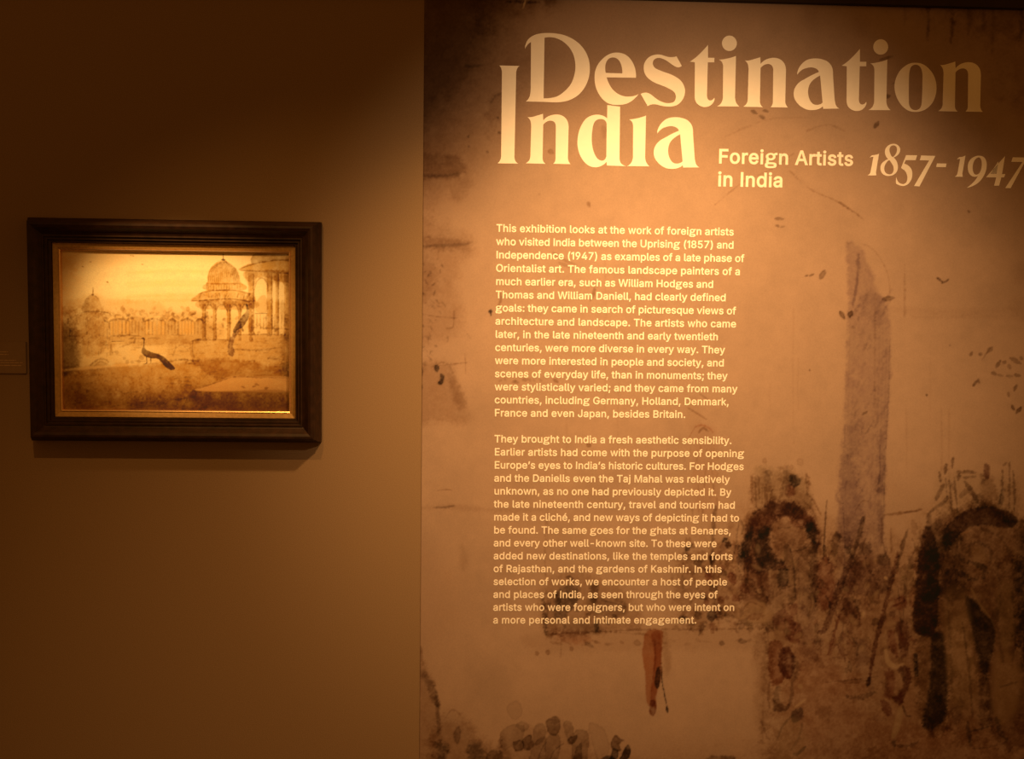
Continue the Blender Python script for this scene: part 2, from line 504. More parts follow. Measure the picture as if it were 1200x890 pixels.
# horizon strokes beyond the tower
lin([(1036, 604), (1052, 602), (1066, 600), (1080, 597)], 2.6, SEP, .6, .8, .8)
lin([(1060, 601), (1076, 599)], 2.4, SEP, .5)
wsh([(1030, 560), (1090, 585), (1110, 600), (1080, 640), (1035, 660)], SEP, .14, 14, 5)
lin([(1034, 606), (1033, 640)], 3, SEP, .5)
lin([(1044, 620), (1044, 650)], 2, SEP, .45)
wsh([(1030, 650), (1042, 651), (1042, 661), (1030, 662)], DRK, .55, 1.5, 1)

# ground tone below the procession
wsh([(1010, 690), (1080, 640), (1340, 600), (1340, 1130), (960, 1130), (985, 880), (1000, 780)], (.50, .35, .21), .36, 45, 4, mott=.12)
wsh([(880, 620), (960, 600), (1060, 650), (1080, 780), (900, 760)], SEP, .26, 22, 5, mott=.2)
wsh([(900, 640), (1000, 640), (1080, 680), (1340, 700), (1340, 1130), (900, 1130), (905, 850), (895, 740)], SEP, .34, 16, 6, mott=.35)
wsh([(930, 770), (1000, 790), (1050, 850), (1340, 870), (1340, 1130), (950, 1130)], ORG, .28, 20, 8, mott=.3)
# pale block in the middle: ledge, side and shade
wsh([(636, 740), (905, 736), (900, 760), (780, 762), (640, 764)], SEP, .18, 5, 3)
lin([(690, 742), (760, 738), (830, 738), (905, 736)], 2, SEP, .55, .8, 1)
lin([(640, 744), (700, 741), (760, 744)], 2.2, SEP, .5, .8, 1)
lin([(860, 732), (908, 729)], 1.6, SEP, .5)
for i in range(26):
    x = rnd.uniform(640, 890)
    leaf(x, 753 + rnd.uniform(-3, 3), rnd.uniform(4, 12), 3, rnd.uniform(-20, 30), SEP, rnd.uniform(.15, .35), edge=.05)
leaf(846, 754, 6, 5, 20, DRK, .45)
leaf(870, 752, 12, 5, 0, DRK, .45)
leaf(690, 756, 12, 4, 25, DRK, .35)
leaf(747, 754, 10, 7, 10, SEP, .4)
lin([(896, 740), (895, 800), (893, 870)], 4, SEP, .35, 2.5, 1.5)
wsh([(885, 752), (900, 748), (904, 830), (895, 868), (886, 840)], SEP, .3, 6, 3)
# drops on the pale block
for x, y in ((629, 766), (642, 765), (650, 742), (670, 761)):
    leaf(x, y, 6, 4.5, 60, SEP, .5)

# left group: cart, crouching figures
wsh([(636, 690), (660, 672), (700, 676), (740, 700), (745, 735), (690, 742), (640, 742)], SEP, .42, 7, 4)
wsh([(655, 690), (676, 686), (678, 704), (664, 722), (650, 728), (648, 712)], BLK, .66, 2.4, 1.2)
wsh([(640, 700), (652, 697), (656, 720), (650, 745), (640, 744)], SEP, .5, 3, 2)
lin([(637, 702), (638, 725), (639, 742)], 5.5, DRK, .7, 1, .8)
lin([(645, 706), (641, 716), (640, 736)], 4, DRK, .5, 1, .8)
lin([(699, 728), (699, 740)], 5.5, BLK, .7, .8, .6)
wsh([(692, 684), (700, 682), (700, 704), (692, 706)], DRK, .6, 1.5, 1.2)
wsh([(690, 700), (725, 704), (735, 715), (720, 724), (692, 720)], DRK, .4, 3, 2)
lin([(705, 704), (722, 708), (733, 712)], 2, DRK, .55)
wsh([(660, 728), (690, 728), (706, 742), (660, 748)], DRK, .4, 4, 2)
wsh([(650, 740), (690, 742), (684, 756), (656, 752)], ORG, .4, 5, 3)
wsh([(684, 705), (694, 712), (692, 728), (684, 725)], (.62, .45, .25), .25, 3, 1)
for x, y in ((670, 682), (668, 678), (655, 705), (690, 720), (720, 722), (676, 716), (662, 735), (712, 730)):
    leaf(x, y, rnd.uniform(5, 10), 4, rnd.uniform(0, 180), DRK, .55)
for x, y, L in ((640, 742, 5), (700, 684, 6)):
    leaf(x, y, L, 3, 90, DRK, .5)

# hanging cloth
wsh([(756, 744), (762, 738), (773, 738), (777, 744), (775, 770), (776, 790), (770, 812), (768, 826), (760, 828), (757, 818), (756, 790), (753, 765)], (.60, .27, .10), .78, 1.2, .6, edge=.10, mott=.12)
wsh([(764, 744), (773, 740), (775, 768), (771, 800), (767, 826), (762, 826), (765, 795), (767, 765)], (.56, .24, .09), .6, 1.2, .6, edge=.15, mott=.12)
lin([(767, 750), (768, 775), (764, 800), (762, 825)], 1.0, (.45,.2,.1), .5)
wsh([(762, 822), (768, 822), (769, 834), (765, 840), (761, 834)], (.34, .14, .07), .85, .7, .4, edge=.2)
wsh([(770, 783), (774, 784), (773, 802), (770, 808), (767, 800)], BLK, .92, .7, .4, edge=.1)
lin([(775, 778), (776, 800), (779, 815), (782, 832)], 1.5, BLK, .85, .6, .4)
leaf(782, 832, 8, 3, 80, BLK, .7)
wsh([(776, 745), (783, 744), (786, 785), (779, 790)], SEP, .35, 3, 1.5)

# leaves along the bottom
wsh([(600, 862), (615, 852), (640, 856), (655, 842), (662, 850), (680, 868), (690, 862), (700, 890), (720, 960), (570, 960), (580, 885)], SEP, .30, 5, 3, edge=.05)
for p, a in (([(588, 858), (600, 850), (614, 852), (612, 866), (600, 876), (588, 878)], .30), ([(640, 846), (652, 840), (657, 850), (652, 862), (644, 860)], .62),
             ([(625, 855), (636, 848), (640, 862), (628, 874)], .35), ([(660, 848), (668, 846), (672, 860), (666, 868)], .35), ([(672, 860), (688, 858), (690, 875), (684, 900), (672, 900)], .42),
             ([(601, 871), (612, 868), (613, 878), (604, 880)], .72), ([(612, 868), (622, 862), (625, 874), (616, 880)], .72), ([(666, 866), (676, 862), (674, 870), (667, 872)], .75),
             ([(674, 880), (682, 872), (680, 900), (672, 910)], .6), ([(640, 866), (656, 864), (652, 900), (640, 905)], .4), ([(624, 876), (640, 866), (632, 910), (618, 915)], .35),
             ([(572, 882), (586, 880), (588, 892), (572, 900)], .55), ([(605, 850), (612, 846), (620, 852), (612, 858)], .25), ([(594, 830), (606, 822), (612, 836), (602, 844)], .12),
             ([(690, 850), (708, 856), (714, 880), (700, 890)], .16)):
    wsh(p, DRK, a, .9, .8, edge=.16)
lin([(660, 872), (650, 880), (644, 892)], 1.4, DRK, .6)
lin([(640, 870), (632, 885), (630, 900)], 1.4, DRK, .5)
wsh([(717, 868), (721, 862), (727, 866), (732, 868), (726, 872), (727, 880), (720, 880), (716, 875)], DRK, .72, .8, .5, edge=.2)
wsh([(735, 873), (739, 878), (737, 888), (728, 898), (722, 896), (730, 884)], BLK, .78, .8, .5, edge=.2)
wsh([(718, 878), (724, 880), (723, 890), (716, 892)], BLK, .75, .8, .5, edge=.2)
wsh([(704, 890), (718, 886), (722, 900), (706, 905)], BLK, .7, .8, .5)
wsh([(830, 888), (850, 886), (862, 890), (850, 910), (830, 905)], DRK, .6, 1.5, 1)
# curtain of dark growth at the lower left
wsh([(480, 782), (496, 782), (508, 800), (513, 830), (517, 870), (520, 960), (480, 960)], SEP, .5, 4, 3)
wsh([(490, 785), (502, 794), (511, 812), (513, 830), (508, 826), (500, 808)], DRK, .5, 2.5, 2)
lin([(511, 810), (513, 835), (514, 862)], 4, DRK, .5, 1.5, 1)
lin([(493, 758), (494, 775)], 3.5, SEP, .6, 1.2)
wsh([(508, 855), (540, 842), (560, 862), (575, 872), (600, 888), (600, 960), (505, 960)], SEP, .55, 9, 5)
wsh([(512, 872), (524, 876), (522, 895), (514, 900)], BLK, .6, 4, 2.5)
wsh([(548, 876), (562, 872), (566, 892), (550, 896)], BLK, .55, 5, 3)
wsh([(533, 856), (538, 852), (540, 864), (536, 872), (532, 866)], DRK, .55, .9, .7, edge=.2)
lin([(522, 842), (530, 832), (540, 838)], 1.6, SEP, .4)
# the print runs on below, toned darker by a sepia wash
wsh([(480, 905), (1340, 905), (1340, 1130), (480, 1130)], SEP, .3, 26, 8)

# left elephant with its rider's canopy
wsh([(884, 566), (888, 548), (905, 545), (920, 550), (940, 556), (948, 575), (952, 592), (930, 602), (900, 602), (884, 598)], GRN, .34, 5, 3)
for i in range(46):
    x, y = rnd.gauss(912, 14), rnd.uniform(546, 592)
    leaf(x, y, rnd.uniform(4, 9), rnd.uniform(3, 6), rnd.uniform(0, 180), SEP, rnd.uniform(.12, .34), edge=.18)
leaf(896, 540, 7, 6, 40, SEP, .35)
leaf(938, 542, 10, 8, 60, SEP, .18)
wsh([(896, 553), (904, 551), (903, 565), (897, 566)], DRK, .4, 1.6, 1)
wsh([(925, 559), (932, 556), (938, 560), (936, 569), (927, 569)], BLK, .75, 1.2, 1)
wsh([(921, 570), (928, 567), (931, 580), (922, 582)], RED, .55, 2, 1.2)
wsh([(918, 552), (924, 546), (928, 560), (922, 574), (916, 572)], DRK, .3, 2, 1)
for x0, y0, x1, y1, w in ((885, 566, 886, 595, 3), (889, 560, 890, 590, 2), (898, 570, 897, 592, 5), (893, 572, 893, 594, 2), (881, 560, 882, 590, 4), (944, 552, 946, 580, 2), (948, 560, 947, 576, 3), (905, 574, 902, 590, 2)):
    lin([(x0, y0), (x1, y1)], w, SEP, .6, 1, .8)
lin([(946, 578), (955, 590), (962, 604)], 2.4, SEP, .6)
lin([(940, 586), (952, 598), (958, 612)], 2, SEP, .5)
wsh([(930, 575), (945, 578), (958, 596), (945, 602), (930, 598)], SEP, .4, 4, 2)
wsh([(872, 652), (874, 625), (882, 606), (896, 592), (912, 588), (930, 590), (946, 600), (956, 612), (961, 634), (952, 640), (945, 622), (934, 610), (918, 606), (906, 612), (902, 632),
     (906, 648), (918, 658), (922, 668), (905, 668), (890, 672), (874, 668)], (.24, .10, .06), .80, 3, 2, mott=.25, edge=.05)
wsh([(888, 622), (902, 618), (902, 640), (908, 652), (918, 660), (904, 667), (888, 664), (884, 645)], BLK, .78, 4, 2)
wsh([(867, 648), (872, 632), (880, 618), (884, 630), (878, 650), (868, 654)], BLK, .72, 3, 2)
wsh([(944, 618), (952, 612), (958, 626), (956, 636), (948, 632)], BLK, .75, 2, 1.2)
wsh([(898, 588), (920, 588), (938, 596), (944, 610), (932, 618), (920, 606), (904, 610), (894, 602)], RED, .45, 3, 2)
wsh([(876, 602), (888, 598), (890, 612), (880, 620), (874, 614)], SEP, .5, 3, 2)
wsh([(906, 616), (922, 610), (938, 618), (946, 636), (940, 645), (925, 648), (908, 642)], SEP, .42, 3, 2, mott=.3)
lin([(912, 619), (922, 619), (929, 617)], 1.3, DRK, .5)
lin([(930, 646), (942, 644), (950, 637)], 1.3, DRK, .6)
lin([(925, 640), (930, 660), (932, 700)], 1.6, DRK, .6)
wsh([(912, 670), (923, 668), (924, 686), (914, 688)], BLK, .65, 2, 1.5)
wsh([(950, 640), (957, 640), (958, 690), (955, 705), (949, 690)], DRK, .6, 2, 1.5)
wsh([(873, 654), (888, 660), (900, 672), (904, 700), (890, 720), (872, 715), (866, 690)], (.40, .18, .10), .56, 5, 3)
wsh([(930, 650), (948, 648), (948, 690), (938, 702), (930, 690)], SEP, .3, 4, 2)
for x, y0, y1 in ((869, 652, 672), (873, 650, 676), (877, 656, 680), (866, 640, 668)):
    lin([(x, y0), (x - 1, y1)], 1.6, DRK, .45)
lin([(969, 587), (967, 615), (965, 655)], 2, DRK, .75, .7, .4)
leaf(966, 642, 8, 4, 80, DRK, .65)
lin([(868, 610), (871, 618), (869, 626)], 3, DRK, .5)

wsh([(868, 655), (905, 665), (921, 672), (918, 722), (900, 736), (872, 726)], DRK, .36, 5, 2)
wsh([(932, 648), (955, 640), (959, 705), (946, 722), (934, 702)], DRK, .34, 4, 2)
wsh([(870, 652), (874, 615), (893, 592), (930, 587), (958, 610), (963, 650), (945, 662), (905, 657)], (.42, .25, .15), .36, 5, 2)
wsh([(880, 600), (886, 560), (940, 556), (952, 596), (930, 604), (900, 606)], SEP, .26, 5, 2)
# crowd between text and elephant
lin([(838, 594), (836, 620), (833, 668)], 4.5, DRK, .6, 1.2, 1)
lin([(866, 610), (862, 640), (858, 660)], 2, DRK, .5)
lin([(852, 620), (856, 640), (862, 650)], 2, DRK, .5)
wsh([(792, 662), (805, 648), (830, 640), (848, 642), (862, 660), (872, 690), (860, 720), (830, 735), (808, 738), (790, 700)], SEP, .44, 7, 4)
for x, y, L, w, ang, p, a in ((806, 643, 9, 6, -50, BLK, .6), (811, 640, 8, 5, 30, DRK, .5), (850, 632, 8, 5, -30, BLK, .6), (854, 640, 6, 9, 0, DRK, .55), (835, 655, 8, 16, 0, DRK, .5),
                              (830, 676, 14, 8, 80, RED, .45), (858, 678, 16, 10, 60, RED, .45), (836, 690, 12, 8, -30, DRK, .5), (824, 700, 10, 7, 30, BLK, .45),
                              (845, 704, 10, 8, 90, (.45, .22, .12), .5), (834, 722, 14, 12, 90, BLK, .65), (800, 726, 10, 7, -40, BLK, .5), (818, 722, 10, 6, 60, DRK, .4),
                              (862, 702, 12, 8, 20, RED, .4), (828, 708, 12, 7, 90, RED, .4), (852, 660, 18, 6, 80, SEP, .5), (872, 690, 14, 10, 45, RED, .4),
                              (818, 660, 12, 8, -20, DRK, .45), (848, 672, 10, 7, 20, DRK, .4), (812, 668, 9, 12, 0, SEP, .4), (846, 720, 8, 12, 0, SEP, .4), (868, 722, 18, 10, 10, SEP, .35),
                              (885, 716, 20, 10, 0, SEP, .4), (876, 730, 14, 7, 20, DRK, .3), (893, 700, 18, 12, 40, SEP, .45), (880, 686, 16, 12, 60, SEP, .4)):
    leaf(x, y, L, w, ang, p, min(a * 1.4, .9), soft=1.1, warp=1.0)
for i in range(60):
    x, y = rnd.gauss(842, 24), rnd.uniform(636, 738)
    if x > 786:
        leaf(x, y, rnd.uniform(3, 9), rnd.uniform(2, 5), rnd.uniform(0, 180), rnd.choice((SEP, DRK, RED, SEP)), rnd.uniform(.12, .38), soft=1, warp=1)
wsh([(866, 712), (880, 704), (896, 708), (905, 722), (890, 732), (868, 728)], (.29, .19, .13), .5, 3, 2, over=True)
lin([(872, 712), (880, 706), (893, 712)], 2.4, SEP, .6)
leaf(890, 693, 6, 5, 30, (.36, .25, .19), .6, over=True, edge=0)
wsh([(907, 720), (918, 714), (926, 720), (932, 735), (922, 740), (908, 736)], (.34, .12, .08), .72, 1.5, 1.2, edge=.1)
wsh([(922, 735), (935, 730), (940, 742), (936, 754), (926, 752)], RED, .62, 1.5, 1.2, edge=.1)
leaf(930, 715, 10, 16, 20, RED, .45, soft=1.4)

# porter at the corner of the block
wsh([(902, 756), (912, 752), (918, 760), (920, 790), (914, 802), (903, 800)], (.46, .20, .10), .62, 1.6, 1.2, edge=.1)
wsh([(912, 766), (922, 758), (930, 768), (932, 785), (924, 796), (914, 788)], (.26, .09, .06), .78, 1.4, 1.2, edge=.1)
wsh([(928, 770), (936, 775), (935, 792), (928, 798)], DRK, .5, 1.6, 1.2)
wsh([(908, 806), (915, 806), (914, 820), (920, 828), (926, 826), (922, 833), (912, 834), (906, 830)], DRK, .62, 1.3, 1)
lin([(928, 800), (928, 815), (925, 826)], 4, DRK, .5, 1.2)
lin([(902, 800), (900, 815), (902, 830)], 3, SEP, .55)
lin([(944, 820), (932, 829)], 3, (.34, .24, .17), .7, .8, .5, over=True)
leaf(938, 805, 6, 5, 30, (.30, .21, .15), .6, over=True, edge=0)
wsh([(928, 835), (940, 830), (940, 842), (930, 847)], (.16, .12, .14), .7, 1.3, 1)
lin([(930, 838), (918, 850), (911, 866)], 2.6, DRK, .55)
lin([(940, 848), (936, 866), (926, 880)], 3, DRK, .4)
lin([(944, 876), (934, 884), (930, 884)], 4, BLK, .65)
wsh([(915, 850), (935, 845), (945, 870), (935, 900), (915, 900)], (.27, .19, .13), .3, 6, 3, over=True)
lin([(892, 846), (898, 862), (902, 868)], 2.2, SEP, .5)

# centre of the procession: bearers with lances
wsh([(956, 660), (974, 656), (980, 680), (974, 712), (958, 710), (954, 688)], RED, .60, 4, 3)
wsh([(974, 632), (980, 624), (984, 630), (982, 648), (976, 652)], DRK, .5, 1.8, 1.2)
wsh([(972, 626), (984, 628), (990, 650), (986, 668), (974, 664), (970, 645)], SEP, .36, 3, 2)
wsh([(990, 645), (993, 641), (998, 643), (997, 650), (992, 650)], BLK, .6, 1.2, .8)
wsh([(991, 625), (996, 624), (997, 640), (992, 642)], MAU, .6, 2, 1)
wsh([(1007, 640), (1012, 636), (1020, 638), (1021, 648), (1012, 651), (1007, 648)], DRK, .48, 1.8, 1.2)
wsh([(1000, 664), (1018, 658), (1030, 672), (1030, 700), (1016, 712), (1000, 700)], (.48, .30, .18), .35, 5, 3)
wsh([(990, 668), (1010, 660), (1012, 678), (1000, 690), (996, 712), (988, 712)], (.30, .12, .08), .55, 3, 2)
wsh([(982, 706), (996, 700), (1004, 712), (1002, 727), (990, 732), (982, 722)], (.34, .17, .10), .66, 1.6, 1.2, edge=.12)
wsh([(998, 700), (1007, 704), (1007, 716), (1003, 714)], DRK, .55, 1.4, 1)
wsh([(984, 746), (990, 742), (990, 765), (992, 776), (986, 772), (982, 760)], (.34, .14, .09), .62, 1.5, 1.2)
wsh([(992, 750), (1000, 752), (1006, 762), (1002, 778), (994, 776)], (.48, .30, .20), .4, 2.5, 1.5)
lin([(999, 748), (1005, 758), (1004, 770)], 3, DRK, .45)
lin([(972, 768), (978, 755), (978, 745)], 4, RED, .55)
leaf(996, 782, 14, 6, 80, DRK, .55)
leaf(992, 786, 8, 6, 90, DRK, .4)
lin([(976, 771), (986, 772)], 3, SEP, .5)
leaf(1012, 720, 8, 4, 95, (.33, .23, .16), .6, over=True, edge=0)
lin([(1016, 663), (1026, 680), (1030, 700)], 4, (.30, .13, .08), .45)
for i in range(90):
    x, y = rnd.uniform(940, 1078), rnd.uniform(640, 760)
    leaf(x, y, rnd.uniform(3, 10), rnd.uniform(2, 6), rnd.uniform(0, 180), rnd.choice((SEP, DRK, RED, ORG, SEP)), rnd.uniform(.10, .34), soft=1.2, warp=1.2)
lin([(968, 800), (1000, 797), (1030, 793)], 2, SEP, .5)
leaf(1000, 799, 32, 5, -3, SEP, .35)
leaf(993, 817, 5, 5, 0, DRK, .65)
lin([(997, 818), (1010, 818), (1025, 812)], 6, DRK, .5, 1.2, 1)
wsh([(955, 835), (970, 828), (980, 838), (965, 844)], SEP, .3, 3, 1.5)
wsh([(940, 690), (956, 700), (960, 760), (946, 775), (936, 750)], MAU, .35, 7, 3)
wsh([(1002, 752), (1015, 756), (1016, 780), (1004, 785)], MAU, .4, 4, 2)
leaf(1038, 678, 5, 4, 0, (.33, .23, .16), .7, over=True, edge=0)
leaf(957, 735, 5, 12, 10, DRK, .4)

# broken colour over the crowd: grains, wet edges and lifted lights
for i in range(230):
    x = rnd.uniform(800, 1200)
    y = min(max(rnd.gauss(705, 48), 615), 850 if x > 915 else 736)
    leaf(x, y, rnd.uniform(6, 20), rnd.uniform(3, 8), rnd.gauss(85, 32), rnd.choice((SEP, SEP, DRK, (.42, .20, .11), MAU, (.46, .34, .20))), rnd.uniform(.10, .40), soft=.8, warp=1.4, edge=.12)
for i in range(90):
    x, y = rnd.uniform(880, 1075), rnd.uniform(640, 770)
    leaf(x, y, rnd.uniform(5, 14), rnd.uniform(3, 7), rnd.gauss(85, 30), (.29, .195, .13), rnd.uniform(.12, .35), soft=1.2, warp=1.2, over=True, edge=0)
for i in range(60):
    x, y = rnd.uniform(930, 1075), rnd.uniform(630, 730)
    lin([(x, y), (x + rnd.uniform(-5, 5), y + rnd.uniform(6, 16)), (x + rnd.uniform(-6, 6), y + rnd.uniform(16, 26))], rnd.uniform(1, 2.6), rnd.choice((DRK, SEP, (.32, .13, .08))), rnd.uniform(.25, .6))

wsh([(919, 644), (923, 638), (928, 648), (932, 680), (932, 705), (924, 705), (921, 672)], DRK, .5, 1.6, 1, edge=.1)
lin([(1012, 608), (1006, 630), (999, 652)], 5, DRK, .68, .9, .6, taper=False)
lin([(999, 652), (985, 685), (968, 735), (960, 742)], 8, (.24, .10, .07), .68, 1.4, 1)
lin([(1063, 622), (1055, 650), (1050, 668)], 4.4, DRK, .66, .9, .7)
lin([(1052, 648), (1040, 700), (1026, 755), (1018, 802)], 5.4, (.28, .11, .07), .75, 1, .7)
leaf(1017.5, 799, 11, 5, 95, DRK, .75)
lin([(984, 720), (975, 752), (970, 768)], 3.4, RED, .6)
# soldier in red beside the right elephant
wsh([(1048, 704), (1060, 698), (1062, 712), (1052, 716)], (.48, .16, .08), .6, 2, 1.2)
lin([(1044, 712), (1053, 708), (1061, 704)], 3, RED, .7)
lin([(1048, 703), (1056, 701)], 2.4, RED, .6)
wsh([(1050, 732), (1060, 728), (1066, 740), (1064, 766), (1056, 770), (1052, 752)], (.26, .08, .06), .76, 1.8, 1.2)
wsh([(1040, 742), (1048, 740), (1052, 756), (1052, 770), (1044, 764)], (.42, .12, .07), .62, 1.8, 1.2)
lin([(1038, 763), (1041, 776), (1050, 782), (1058, 779)], 6, (.30, .21, .15), .8, 1, .6, over=True)
wsh([(1052, 784), (1064, 782), (1068, 796), (1062, 812), (1056, 826), (1048, 820), (1058, 804)], (.26, .09, .06), .74, 1.6, 1.2)
wsh([(1036, 788), (1046, 786), (1050, 800), (1044, 818), (1036, 816), (1040, 800)], (.40, .12, .07), .6, 2, 1.2)
wsh([(1032, 822), (1040, 822), (1046, 836), (1040, 840), (1034, 832)], (.34, .10, .07), .7, 1.5, 1)
lin([(1055, 832), (1052, 848), (1047, 864)], 8, (.25, .17, .115), .75, 1, .7, over=True)
lin([(1058, 828), (1062, 838), (1068, 840)], 3, DRK, .65)
wsh([(1045, 868), (1050, 868), (1049, 876), (1046, 874)], BLK, .6, 1.5, 1)
lin([(1052, 874), (1065, 875), (1077, 869)], 5, DRK, .55, 1.2, 1)
lin([(1073, 768), (1074, 791)], 5, BLK, .8, .8, .5, taper=False)
lin([(1069, 766), (1080, 761), (1088, 765)], 2.5, (.26, .16, .10), .5, over=True)
wsh([(1064, 655), (1070, 652), (1070, 664), (1065, 668)], DRK, .5, 1.6, 1)
wsh([(1056, 666), (1070, 664), (1072, 690), (1062, 698), (1054, 688)], GRN, .35, 4, 2)
wsh([(1066, 690), (1074, 690), (1076, 720), (1068, 716)], ORG, .35, 3, 2)

# right elephant
wsh([(1076, 640), (1085, 620), (1100, 606), (1130, 592), (1170, 592), (1196, 606), (1215, 640), (1225, 740), (1230, 860), (1200, 880), (1165, 870), (1150, 800), (1120, 740),
     (1110, 850), (1080, 850), (1072, 740)], (.36, .26, .16), .66, 6, 4, mott=.25)
wsh([(1082, 622), (1088, 617), (1094, 624), (1100, 650), (1100, 700), (1096, 742), (1080, 746), (1070, 735), (1072, 690), (1076, 655)], (.16, .05, .035), .88, 1.6, .7, mott=.15)
wsh([(1086, 640), (1100, 640), (1098, 700), (1086, 710)], BLK, .55, 5, 2)
wsh([(1086, 605), (1091, 601), (1092, 618), (1086, 622)], DRK, .65, 1.2, .8)
wsh([(1104, 636), (1106, 622), (1118, 608), (1135, 597), (1156, 594), (1178, 598), (1192, 608), (1193, 614), (1180, 620), (1160, 616), (1140, 618), (1124, 628), (1114, 640)], (.14, .05, .035), .90, 1.6, .8, mott=.15)
wsh([(1176, 606), (1190, 606), (1193, 614), (1181, 619)], BLK, .7, 2, 1.2)
wsh([(1096, 622), (1106, 612), (1116, 604), (1112, 616), (1102, 628)], (.40, .20, .12), .5, 2, 1.5)
wsh([(1100, 630), (1120, 624), (1126, 634), (1110, 646), (1100, 644)], DRK, .6, 3, 2)
wsh([(1098, 650), (1120, 650), (1128, 665), (1118, 690), (1104, 700), (1098, 690)], (.36, .20, .12), .45, 5, 3)
lin([(1135, 648), (1138, 638), (1148, 636), (1158, 642), (1162, 652), (1160, 662)], 4, DRK, .42, 1.4, 1)
wsh([(1140, 644), (1152, 642), (1157, 652), (1150, 664), (1140, 660)], (.22, .14, .085), .45, 3, 2, over=True)
lin([(1136, 658), (1146, 662), (1154, 668), (1152, 678)], 6, BLK, .58, 1.5, 1.2)
lin([(1120, 668), (1130, 674), (1140, 680), (1146, 678)], 5, BLK, .5, 1.5, 1.2)
lin([(1122, 650), (1128, 656)], 6, BLK, .4, 2, 1.2)
lin([(1126, 626), (1132, 624), (1140, 622)], 2, (.28, .16, .10), .6, over=True)
lin([(1138, 690), (1146, 706), (1158, 722), (1165, 734)], 3, (.24, .16, .10), .6, 1, .6, over=True)
wsh([(1130, 702), (1140, 700), (1150, 715), (1164, 730), (1166, 752), (1160, 778), (1156, 795), (1148, 780), (1142, 755), (1136, 728)], BLK, .85, 2.2, 1, mott=.15)
wsh([(1150, 790), (1158, 790), (1162, 830), (1160, 850), (1148, 850), (1146, 820)], DRK, .5, 3, 2)
wsh([(1092, 748), (1106, 744), (1110, 790), (1112, 820), (1106, 845), (1092, 855), (1080, 850), (1086, 820), (1090, 790)], BLK, .85, 2.4, 1.1, mott=.15)
wsh([(1106, 700), (1128, 690), (1136, 730), (1142, 790), (1146, 820), (1128, 830), (1114, 820), (1110, 770)], (.20, .13, .075), .42, 5, 2.5, over=True)
wsh([(1168, 690), (1186, 686), (1190, 740), (1184, 758), (1172, 752)], (.19, .125, .07), .42, 4, 2.5, over=True)
wsh([(1196, 640), (1212, 640), (1218, 780), (1204, 800), (1194, 740)], BLK, .7, 6, 4)
wsh([(1190, 620), (1200, 625), (1198, 650), (1190, 650)], DRK, .4, 4, 2)
wsh([(1188, 660), (1196, 665), (1196, 690), (1188, 690)], BLK, .45, 4, 2)
wsh([(1166, 770), (1182, 766), (1196, 790), (1190, 830), (1172, 850), (1164, 820)], (.22, .135, .075), .45, 5, 2.5, over=True)
lin([(1172, 806), (1184, 802), (1192, 800)], 3, DRK, .4)
lin([(1168, 842), (1172, 858), (1180, 868)], 5, BLK, .5, 1.5, 1.2)
lin([(1134, 848), (1136, 866), (1138, 876)], 4, BLK, .55, 1.4, 1)
lin([(1136, 858), (1148, 855), (1160, 851)], 2.4, BLK, .55)
lin([(1140, 878), (1160, 876), (1180, 870)], 2, DRK, .45)
wsh([(1116, 830), (1126, 828), (1126, 846), (1118, 850)], DRK, .35, 3, 1.5)
for i in range(80):
    x, y = rnd.uniform(1078, 1200), rnd.uniform(640, 870)
    leaf(x, y, rnd.uniform(4, 14), rnd.uniform(2, 6), rnd.uniform(60, 120), rnd.choice((SEP, DRK)), rnd.uniform(.08, .26), soft=2, warp=1.5, edge=0)
wsh([(1078, 640), (1100, 608), (1150, 596), (1192, 610), (1215, 650), (1220, 760), (1170, 745), (1130, 720), (1100, 745), (1075, 740)], (.45, .32, .20), .45, 7, 2)
wsh([(1098, 640), (1128, 626), (1134, 690), (1105, 705)], DRK, .48, 6, 2)
wsh([(1084, 622), (1100, 612), (1114, 624), (1102, 652), (1084, 652)], DRK, .6, 3, 1.5)
wsh([(1108, 800), (1145, 800), (1160, 850), (1150, 872), (1120, 872)], SEP, .35, 6, 2)
for p_, a_ in (([(1110, 700), (1114, 760), (1116, 820)], .3), ([(1128, 730), (1136, 790), (1140, 840)], .4), ([(1168, 700), (1170, 740), (1176, 780)], .35), ([(1186, 690), (1190, 740), (1186, 780)], .4),
               ([(1122, 640), (1118, 665), (1124, 685)], .4), ([(1150, 620), (1172, 630), (1186, 650)], .3), ([(1165, 660), (1172, 690), (1170, 720)], .35)):
    lin(p_, 3, DRK, a_, 1.6, .8)
